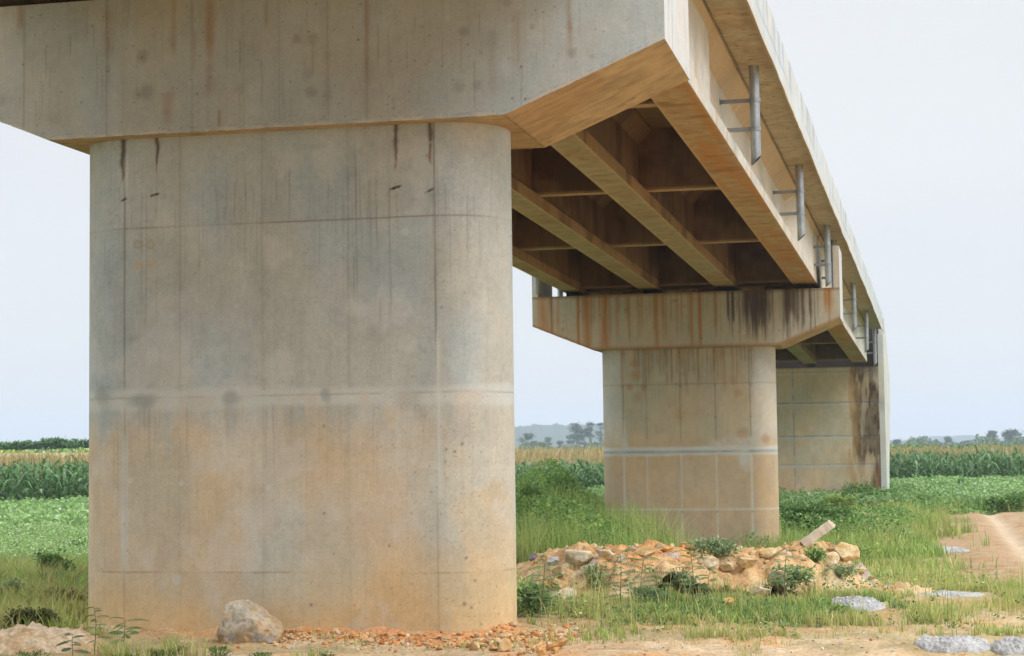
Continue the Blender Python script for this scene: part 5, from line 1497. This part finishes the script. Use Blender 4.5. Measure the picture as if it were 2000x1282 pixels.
for a in ((60, 1112, 120, 46, 3600, .05, G_FRESH + [C(.34, .42, .12)], 'bright yellow green tussock on top of the bank', 946),
          (120, 1190, 100, 50, 2600, .045, [C(.30, .24, .10), C(.36, .30, .13), C(.22, .25, .08)], 'brown withered weed clump in the middle of the bank', 947),
          (110, 1130, 90, 60, 3000, .05, G_DARK + G_FRESH[2:], 'dark leafy clump in the upper grass of the bank', 941),
          (75, 1236, 110, 60, 2400, .05, [C(.10, .10, .04), C(.15, .13, .05), C(.09, .13, .04)], 'brownish dying weed clump low on the bank', 942),
          (22, 1190, 70, 70, 1600, .05, GDT, 'grey green feathery weed at the left border of the bank', 943),
          (145, 1085, 60, 60, 1800, .06, G_DARK, 'dark weed against the left edge of the nearest pier', 944),
          (30, 1070, 80, 50, 1700, .07, G_DARK, 'dark leafy weeds at the edge of the bean crop', 945)):
    shrub('weed_clump', a[0], a[1], a[2], a[3], a[4], a[5], a[6], a[7], GL, a[8], cat='weed')

# ---- seedlings with feather leaves
def feather(R, base, d, L, pairs, ll, col):
    s = np.linspace(.12, 1, pairs)
    d = d / np.linalg.norm(d)
    pts = base + d * (s * L)[:, None] - C(0, 0, 1) * (s ** 2 * L * .35)[:, None]
    side = np.cross(d, C(0, 0, 1)); side /= np.linalg.norm(side) + 1e-9
    V, F, K = [], [], []
    for sg in (1, -1):
        D = side * sg * .75 + d * .3 + C(0, 0, R.uniform(-.85, -.1)); D = D / np.linalg.norm(D)
        l = ll * np.sin(np.clip(s * 2.6 + .25, 0, PI)) * .75 + ll * .25
        v, f, k = leaf_quads(pts, np.repeat(D[None], pairs, 0), np.repeat((d + C(0, 0, .3))[None], pairs, 0) if False else np.repeat(np.cross(D, d)[None], pairs, 0), l, l * .13, np.repeat(col[None], pairs, 0) * R.uniform(.85, 1.15, (pairs, 1)))
        V.append(v); F.append(f + 4 * pairs * len(F)); K.append(k)
    return np.vstack(V), np.vstack(F), np.vstack(K), pts

def seedling(px, py, h, nleaf, LL, label, seed, pairs=8, ll=.05, group=None, tilt=0., name='sapling', col=None, low=.25):
    R = np.random.RandomState(seed)
    p, t = hit(px, py)
    root = tag(empty(name, tuple(p)), label, 'sapling' if name == 'sapling' else 'plant', group)
    s = np.linspace(0, 1, 10)
    ang = R.uniform(0, 2 * PI)
    st = np.stack([tilt * s * h + .02 * np.sin(s * 5 + ang) * h, .03 * np.sin(s * 4) * h, s * h], 1)
    bd = Build(); bd.tube(st, np.linspace(.007, .0025, 10) * (.6 + h * .6), C(.17, .20, .10), 6)
    V, F, K, off = [], [], [], 0
    for q in range(nleaf):
        f = low + (1 - low) * q / max(nleaf - 1, 1)
        b = np.array([np.interp(f, s, st[:, i]) for i in range(3)])
        a = ang + q * 2.4
        d = C(math.cos(a), math.sin(a), R.uniform(.15, .7))
        c = (col if col is not None else C(.17, .27, .13)) * R.uniform(.75, 1.35)
        v, fc, k, pts = feather(R, b, d, LL * R.uniform(.6, 1.1), pairs, ll, c)
        V.append(v); F.append(fc + off); K.append(k); off += len(v)
        bd.tube(np.vstack([b, pts]), .0022, C(.15, .17, .07), 4, False)
    bd.make('stem', M_BARK, root)
    mesh_np('leaves', np.vstack(V), np.vstack(F), np.vstack(K), M_LEAF, False, root)
GS = 'saplings standing in front of the rubble mound'
for a in ((1215, 1192, .62, 10, .22, 'thin sapling before the orange earth, second from the left', 951, -.03),
          (1250, 1196, .58, 9, .20, 'thin leafy sapling just right of the second sapling', 952, .08),
          (1352, 1190, .62, 12, .24, 'leafiest sapling, before the middle of the mound', 953, .02),
          (1050, 1208, .62, 9, .24, 'sapling leaning right, nearest the right edge of the nearest pier', 954, .18),
          (1535, 1212, .72, 8, .16, 'tall bare-stemmed sapling with a tuft on top at the right of the mound', 955, .02),
          (1378, 1190, .45, 6, .16, 'slight pale sapling right of the leafiest one', 956, .15),
          (1168, 1185, .40, 5, .16, 'short faint sapling before the flat slab of rock', 957, .1),
          (1290, 1195, .42, 8, .18, 'short bushy sapling between the thin saplings and the leafiest one', 958, -.1)):
    seedling(a[0], a[1], a[2], int(a[3] * 1.8), a[4] * 1.1, a[5], a[6], group=GS, tilt=a[7], low=.5 if a[6] == 955 else .25)
seedling(242, 1286, .34, 9, .22, 'broad feather-leaved seedling before the left corner of the nearest pier', 961, 11, .06, name='seedling', tilt=.02, col=C(.12, .22, .06), low=.45)
seedling(186, 1280, .42, 14, .13, 'wiry small-leaved seedling at the left edge of the nearest pier', 962, 8, .03, name='seedling', tilt=-.02, col=C(.12, .17, .07), low=.3)
seedling(140, 1292, .22, 7, .15, 'blue green feather-leaved seedling on the small earth heap', 963, 11, .05, name='seedling', tilt=.05, col=C(.09, .15, .09), low=.4)
for px, py, w, h, n, lab, sd in ((430, 1290, 80, 34, 420, 'little leafy herb in front of the boulder', 971), (505, 1292, 60, 20, 240, 'small creeping herb below the boulder', 972), (310, 1290, 80, 30, 420, 'green herb tuft at the bottom edge left of the boulder', 973),
                                 (345, 1276, 60, 26, 260, 'sparse herb close to the foot of the pier left of the boulder', 974), (640, 1286, 50, 14, 120, 'tiny creeping herb on the bare earth', 975), (60, 1296, 70, 30, 300, 'herb at the bottom of the small earth heap', 976), (250, 1296, 90, 26, 420, 'low herb below the broad feather-leaved seedling', 977)):
    shrub('herb', px, py, w, h, n, .022, [C(.09, .17, .05), C(.13, .20, .06)], lab, 'small herbs at the front of the bare earth', sd, cat='herb')

# ---- stake, marker post, pole
def stick(name, px, py, h, r, col, label, cat, tilt=0., top=None, mound=False):
    p, t = hit(px, py, mound=mound)
    bd = Build(); s = np.linspace(0, 1, 6)[:, None]
    bd.tube(C(tilt, 0, h) * s - C(0, 0, .1) * (1 - s) + .01 * np.sin(s * 7), np.linspace(r, r * .85, 6), col, 8)
    if top: bd.box((-r * 1.1, -r * 1.1, h), (r * 1.1, r * 1.1, h + top), col * 1.1)
    o = bd.make(name, M_BARK); o.location = p
    tag(o, label, cat)
stick('wooden_stake', 1562, 982, .42, .035, C(.09, .06, .045), 'dark wooden stake standing before the abutment wall', 'stake', .02)

# ---- far shrubs, banks, trees
def tree(px, top_px, wpx, v, label, seed, cols, kind=0, base_py=None, group='trees beyond the fields'):
    R = np.random.RandomState(seed)
    u = (px - 1000) * v / FPX; x, y = xy(u, v); z = gz(x, y, False)
    r = ray(px, top_px); tt = v / (r[0] * SY + r[1] * CY); ztop = CAM[2] + tt * r[2]
    h = ztop - z; w = wpx * v / FPX / 2
    root = tag(empty('tree', (x, y, z)), label, 'tree', group)
    n = 2500; L = max(.30, w * .14)
    bd = Build(); s = np.linspace(0, 1, 7)[:, None]
    bend = C(R.uniform(-.1, .1) * w, 0, h * .78)
    bd.tube(bend * s + C(.06 * w, 0, 0) * np.sin(s * 5), np.linspace(.05, .015, 7) * h * .6, C(.16, .13, .10), 7)
    nl = (9, 7, 13)[kind]
    lob = []
    for q in range(nl):
        f = R.uniform(.12, 1) if kind != 1 else R.uniform(.05, .95)
        rad = R.uniform(.26, .50) * w * (1.35 if kind == 1 else 1)
        ww = w * (.75 if f < .8 else .45)
        c = C(R.uniform(-1, 1) * (ww - rad * .5), R.uniform(-1, 1) * ww * .7, h * f - (rad if f > .7 else 0) * .6)
        lob.append((c, rad)); b0 = bend * min(.95, max(.2, f - .25))
        bd.tube(b0 + (c - b0) * np.linspace(0, 1, 4)[:, None], np.linspace(.02, .006, 4) * h * .5, C(.16, .13, .10), 5)
    lob[0] = (C(R.uniform(-.2, .2) * w, 0, h - lob[0][1] * .8), lob[0][1])
    for q in range(3): lob.append((C(R.uniform(-.8, .8) * w, R.uniform(-.4, .4) * w, h * R.uniform(.05, .2)), R.uniform(.3, .45) * w))
    nl += 3
    k = R.randint(nl, size=n); c = np.array([l[0] for l in lob])[k]; rd = np.array([l[1] for l in lob])[k]
    d = rnd_dirs(R, n, .2); P = c + d * (rd * R.beta(3, 1.1, n) * (1 + .9 * R.rand(n) ** 4))[:, None] * C(1, 1, .8)
    P[:, 2] = np.clip(P[:, 2], .3, None)
    D = rnd_dirs(R, n, 0); Nn = rnd_dirs(R, n, .8); ll = R.uniform(.6, 1.3, n) * L
    V, F, K = leaf_quads(P, D, Nn, ll, ll * .36, pal(R, n, cols, .25), .2)
    bd.make('trunk', M_BARK, root)
    mesh_np('crown', V, F, K, M_FAR, False, root)
TC = [C(.075, .12, .06), C(.10, .15, .07), C(.055, .095, .05)]
TL = [C(.11, .16, .05), C(.09, .14, .045)]
for a in ((1029, 846, 40, 600, 'dark rounded tree nearest the right edge of the nearest pier, on the skyline', 1001, TC, 0),
          (1068, 853, 26, 620, 'small dark tree in the gap between the piers, beside the rounded tree', 1002, TC, 0),
          (1050, 862, 40, 520, 'light green small tree low between the piers', 1003, TL, 1),
          (1090, 860, 26, 640, 'tiny dark tree in the middle of the gap between the piers', 1004, TC, 0),
          (1122, 825, 46, 600, 'tall full-crowned tree, leftmost of the three by the second pier', 1005, TC, 2),
          (1150, 824, 30, 600, 'tall slender tree, middle one of the three by the second pier', 1006, TC, 2),
          (1171, 826, 26, 600, 'tall gappy tree touching the left edge of the second pier', 1007, TC, 2),
          (1747, 858, 28, 600, 'dark tree half hidden behind the wing wall', 1008, TC, 0),
          (1842, 852, 32, 600, 'upright bushy tree standing alone right of the wing wall', 1009, TC, 0),
          (1822, 868, 28, 560, 'low dark bushy tree at the left of the upright tree', 1010, TC, 1),
          (1884, 862, 36, 560, 'round green tree in the middle of the right skyline', 1011, TC + TL, 1),
          (1915, 864, 18, 600, 'small round dark tree right of the round green tree', 1012, TC, 0),
          (1934, 841, 30, 600, 'airy tall tree with a tuft on top, left of the wide tree', 1013, TC, 2),
          (1970, 839, 46, 600, 'wide open-crowned tree near the right border', 1014, TC, 2),
          (1992, 862, 40, 420, 'dense green tree cut by the right border, lower than its neighbours', 1015, TC + TL, 1),
          (1862, 872, 36, 540, 'low dark bushy tree between the upright tree and the round one', 1016, TC, 1),
          (1780, 874, 40, 560, 'low pale green bushy tree right of the half hidden one', 1017, TL, 1)):
    tree(*a)
def pole():
    v = 420; u = (1996 - 1000) * v / FPX; x, y = xy(u, v); z = gz(x, y, False)
    r = ray(1996, 840); tt = v / (r[0] * SY + r[1] * CY); h = CAM[2] + tt * r[2] - z
    root = tag(empty('utility_pole', (x, y, z)), 'thin grey utility pole on the skyline at the right border', 'utility pole')
    bd = Build(); bd.tube(np.array([(0, 0, -.3), (0, 0, h * .5), (0, 0, h)]), [.13, .11, .09], C(.3, .29, .28), 8); bd.make('pole_shaft', M_BARK, root)
    bd = Build(); bd.box((-.7, -.05, h - .5), (.7, .05, h - .4), C(.25, .22, .2)); bd.make('cross_arm', M_BARK, root)
pole()

GH = 'shrubs along the top of the left bank'
for i, (px, w, h, lab) in enumerate(((12, 60, 28, 'first dark shrub of the hedge row on the left skyline, cut by the border'), (58, 60, 30, 'second shrub of the left skyline row'), (98, 56, 36, 'tallest shrub of the left skyline row, with wiry tips'), (140, 56, 32, 'lighter shrub of the left skyline row, right of the tallest'), (178, 60, 30, 'last shrub of the left skyline row, half behind the nearest pier'))):
    v = 142; shrub('hedge_shrub', 0, 0, w, h, 2600, .26, G_DARK + [C(.04, .07, .03)], lab, GH, 1050 + i, at_uv=((px - 1000) * v / FPX, v), lobes=8, depth=.6, mound=False)
GR = 'green bushes beyond the maize between the piers'
for i, (px, w, h, v, cols, lab) in enumerate(((1150, 110, 34, 130, G_FRESH + G_DARK, 'broad green bush beyond the maize by the second pier'), (1100, 80, 22, 134, G_FRESH, 'pale green bush beyond the maize in the middle of the gap'), (1045, 80, 20, 138, G_FRESH + G_YEL[2:3], 'low yellowish bush beyond the maize right of the nearest pier'), (1185, 70, 30, 128, G_DARK, 'dark bush beyond the maize hidden partly by the second pier'))):
    shrub('field_bush', 0, 0, w, h, 3000, .22, cols, lab, GR, 1060 + i, at_uv=((px - 1000) * v / FPX, v), lobes=8, depth=.6, mound=False)

def bank():
    """overgrown bank beyond the maize"""
    R = np.random.RandomState(1080)
    n = 52000
    u = R.uniform(-60, 62, n); v = 128 + R.uniform(0, 16, n)
    hh = np.where(u > 18, .62, .30) * (.5 + fbm(u * .35, v * .3, 0, 1081))
    x, y = xy(u, v)
    z = H(x, y) + hh * R.beta(2.5, 1, n)
    D = rnd_dirs(R, n, .3); Nn = rnd_dirs(R, n, .8); L = R.uniform(.14, .30, n)
    K = pal(R, n, G_DARK + G_FRESH[1:2], .2)
    K = np.where((u > 18)[:, None], K * .8, K * 1.25)
    K = np.where((fbm(u * .5, v * .5, 0, 1082) > .56)[:, None], K * C(1.5, 1.2, .9), K)
    V, F, KK = leaf_quads(np.stack([x, y, z], 1), D, Nn, L, L * .35, K, .3)
    tag(mesh_np('bank_undergrowth', V, F, KK, M_FAR, False), 'overgrown green bank beyond the maize', 'undergrowth', kind='stuff')
bank()

def treeline():
    """low far scrub in front of the hills"""
    R = np.random.RandomState(1085)
    n = 26000
    px = R.uniform(-60, 2120, n); v = R.uniform(470, 680, n); u = (px - 1000) * v / FPX
    hh = 2.8 * sstep(.38, .78, fbm(px * .045, 0, 0, 1086, 4)) + 1.0
    x, y = xy(u, v); z = H(x, y) + hh * R.beta(1.6, 1.3, n)
    L = R.uniform(.5, 1.1, n)
    V, F, K = leaf_quads(np.stack([x, y, z], 1), rnd_dirs(R, n, .2), rnd_dirs(R, n, .8), L, L * .4, pal(R, n, TC + TL[:1], .25), .2)
    tag(mesh_np('far_treeline', V, F, K, M_FAR, False), 'low far scrub along the skyline', 'scrub', kind='stuff')
treeline()

def hills():
    for nm, v, prof, col, seed in (('hill', 1500., [(-900, 892), (-200, 890), (200, 886), (500, 868), (760, 842), (1000, 834), (1060, 830), (1120, 832), (1180, 828), (1300, 834), (1500, 850), (1750, 866), (1900, 872), (2200, 876)], C(.05, .08, .045), 1090),
                                   ('far_hill', 2300., [(1300, 862), (1600, 866), (1740, 868), (1772, 861), (1800, 855), (1828, 852), (1850, 856), (1876, 850), (1905, 853), (1950, 860), (2000, 862), (2100, 854), (2300, 860), (2600, 868)], C(.06, .085, .05), 1091)):
        px = np.linspace(prof[0][0], prof[-1][0], 900 if nm == 'hill' else 500)
        top = np.interp(px, [p[0] for p in prof], [p[1] for p in prof])
        pts, zt = [], []
        for a, b in zip(px, top):
            u = (a - 1000) * v / FPX; pts.append(xy(u, v))
            r = ray(a, b); zt.append(CAM[2] + v / (r[0] * SY + r[1] * CY) * r[2])
        pts = np.array(pts); zt = np.array(zt)
        zt = zt + (2.4 * (fbm(px * .12, 0, 0, seed, 3) - .35) + 4.0 * np.clip(fbm(px * .35, 5, 0, seed + 1, 3) - .5, 0, 1)) * (1 if nm == 'hill' else .6)
        dirv = np.array([SY, CY])
        rows = []
        for s, f in ((-320, -.15), (-220, .25), (-120, .62), (-50, .88), (0, 1.), (60, .9), (200, .4), (330, -.1)):
            q = pts + dirv * s
            j = (fbm(px * .2, s * .03, 0, seed + 5) - .5) * 4 * (f < 1)
            rows.append(np.stack([q[:, 0], q[:, 1], np.maximum(zt * f + j * max(f, 0), -3 if f < 0 else 0)], 1))
        P = np.stack(rows, 1)
        K = col * (.7 + .7 * fbm(P[..., 0] * .02, P[..., 1] * .02, P[..., 2] * .1, seed + 7))[..., None]
        tag(mesh_np(nm, P.reshape(-1, 3), grid_faces(P.shape[0], P.shape[1]), K.reshape(-1, 3), M_FAR, True), kind='structure')
hills()

# ------------------------------------------------------------------ air
def haze():
    bd = Build(); bd.box((-3010, -310, -4), (3010, 3010, 60), C(1, 1, 1))
    m = bpy.data.materials.new('haze_air'); m.use_nodes = True; N = m.node_tree.nodes; L = m.node_tree.links
    for n in list(N):
        if n.type != 'OUTPUT_MATERIAL': N.remove(n)
    pv = N.new('ShaderNodeVolumePrincipled')
    pv.inputs['Color'].default_value = (.74, .86, 1, 1); pv.inputs['Density'].default_value = .00045; pv.inputs['Density Attribute'].default_value = ''
    pv.inputs['Anisotropy'].default_value = 0.
    L.new(pv.outputs[0], N['Material Output'].inputs['Volume'])
    o = bd.make('haze', m); tag(o, kind='stuff')
if HAZE: haze()

# ------------------------------------------------------------------ light, sky, camera
def world():
    w = bpy.data.worlds.new('World'); SC.world = w; w.use_nodes = True
    N = w.node_tree.nodes; L = w.node_tree.links
    bg = N['Background']; bg.inputs['Strength'].default_value = .10
    sky = N.new('ShaderNodeTexSky'); sky.sky_type = 'NISHITA'; sky.sun_disc = False
    sky.sun_elevation = SUN_EL; sky.sun_rotation = SUN_AZ
    tc = N.new('ShaderNodeTexCoord')
    mp = N.new('ShaderNodeMapping'); mp.inputs['Scale'].default_value = (1, 1, 2.6)
    L.new(tc.outputs['Generated'], mp.inputs['Vector'])
    n1 = N.new('ShaderNodeTexNoise'); n1.inputs['Scale'].default_value = 1.7; n1.inputs['Detail'].default_value = 5; n1.inputs['Roughness'].default_value = .5
    L.new(mp.outputs[0], n1.inputs['Vector'])
    rp = N.new('ShaderNodeValToRGB')
    rp.color_ramp.elements[0].position = .33; rp.color_ramp.elements[0].color = (5.9, 6.1, 6.35, 1)
    rp.color_ramp.elements[1].position = .68; rp.color_ramp.elements[1].color = (6.6, 6.7, 6.85, 1)
    L.new(n1.outputs['Fac'], rp.inputs[0])
    mx = N.new('ShaderNodeMixRGB'); mx.inputs[0].default_value = .94        # closed cloud cover over the blue
    L.new(sky.outputs[0], mx.inputs[1]); L.new(rp.outputs[0], mx.inputs[2])
    sx = N.new('ShaderNodeSeparateXYZ'); L.new(tc.outputs['Generated'], sx.inputs[0])
    mr = N.new('ShaderNodeMapRange'); mr.inputs['From Min'].default_value = .30; mr.inputs['From Max'].default_value = 1.; mr.inputs['To Min'].default_value = 1.; mr.inputs['To Max'].default_value = 3.8
    L.new(sx.outputs['Z'], mr.inputs['Value'])                              # an overcast sky is brightest overhead
    vs = N.new('ShaderNodeVectorMath'); vs.operation = 'SCALE'
    L.new(mx.outputs[0], vs.inputs[0]); L.new(mr.outputs[0], vs.inputs['Scale'])
    L.new(vs.outputs[0], bg.inputs['Color'])
    L_ = bpy.data.lights.new('sun', 'SUN'); L_.energy = 1.5; L_.angle = math.radians(35); L_.color = (1, .975, .94)
    s = bpy.data.objects.new('sun', L_); COL.objects.link(s)
    d = Vector((math.sin(SUN_AZ) * math.cos(SUN_EL), math.cos(SUN_AZ) * math.cos(SUN_EL), math.sin(SUN_EL)))
    s.rotation_euler = d.to_track_quat('Z', 'Y').to_euler()
    s.location = (20, -20, 60)
SUN_EL, SUN_AZ = math.radians(48), math.radians(112)
world()

cd = bpy.data.cameras.new('camera'); cam = bpy.data.objects.new('camera', cd); COL.objects.link(cam)
cd.sensor_fit = 'HORIZONTAL'; cd.sensor_width = 36; cd.lens = FPX / 2000 * 36
cd.clip_end = 12000; cd.clip_start = .1
F_ = Vector((SY * math.cos(PITCH), CY * math.cos(PITCH), math.sin(PITCH)))
U_ = Vector((-SY * math.sin(PITCH), -CY * math.sin(PITCH), math.cos(PITCH)))
R_ = F_.cross(U_)
Mx = Matrix((R_, U_, -F_)).transposed()
cam.matrix_world = Matrix.Translation(Vector(CAM)) @ Mx.to_4x4() @ Matrix.Rotation(-ROLL * ROLLSIGN, 4, 'Z')
SC.camera = cam
cd.dof.use_dof = True; cd.dof.focus_distance = 19.; cd.dof.aperture_fstop = 5.6

SC.view_settings.view_transform = 'Standard'; SC.view_settings.look = 'None'
SC.view_settings.exposure = EXPO; SC.view_settings.gamma = 1
SC.cycles.max_bounces = 6; SC.cycles.diffuse_bounces = 4; SC.cycles.glossy_bounces = 2; SC.cycles.transmission_bounces = 4; SC.cycles.transparent_max_bounces = 6
SC.cycles.use_denoising = True
SC.cycles.volume_bounces = 0
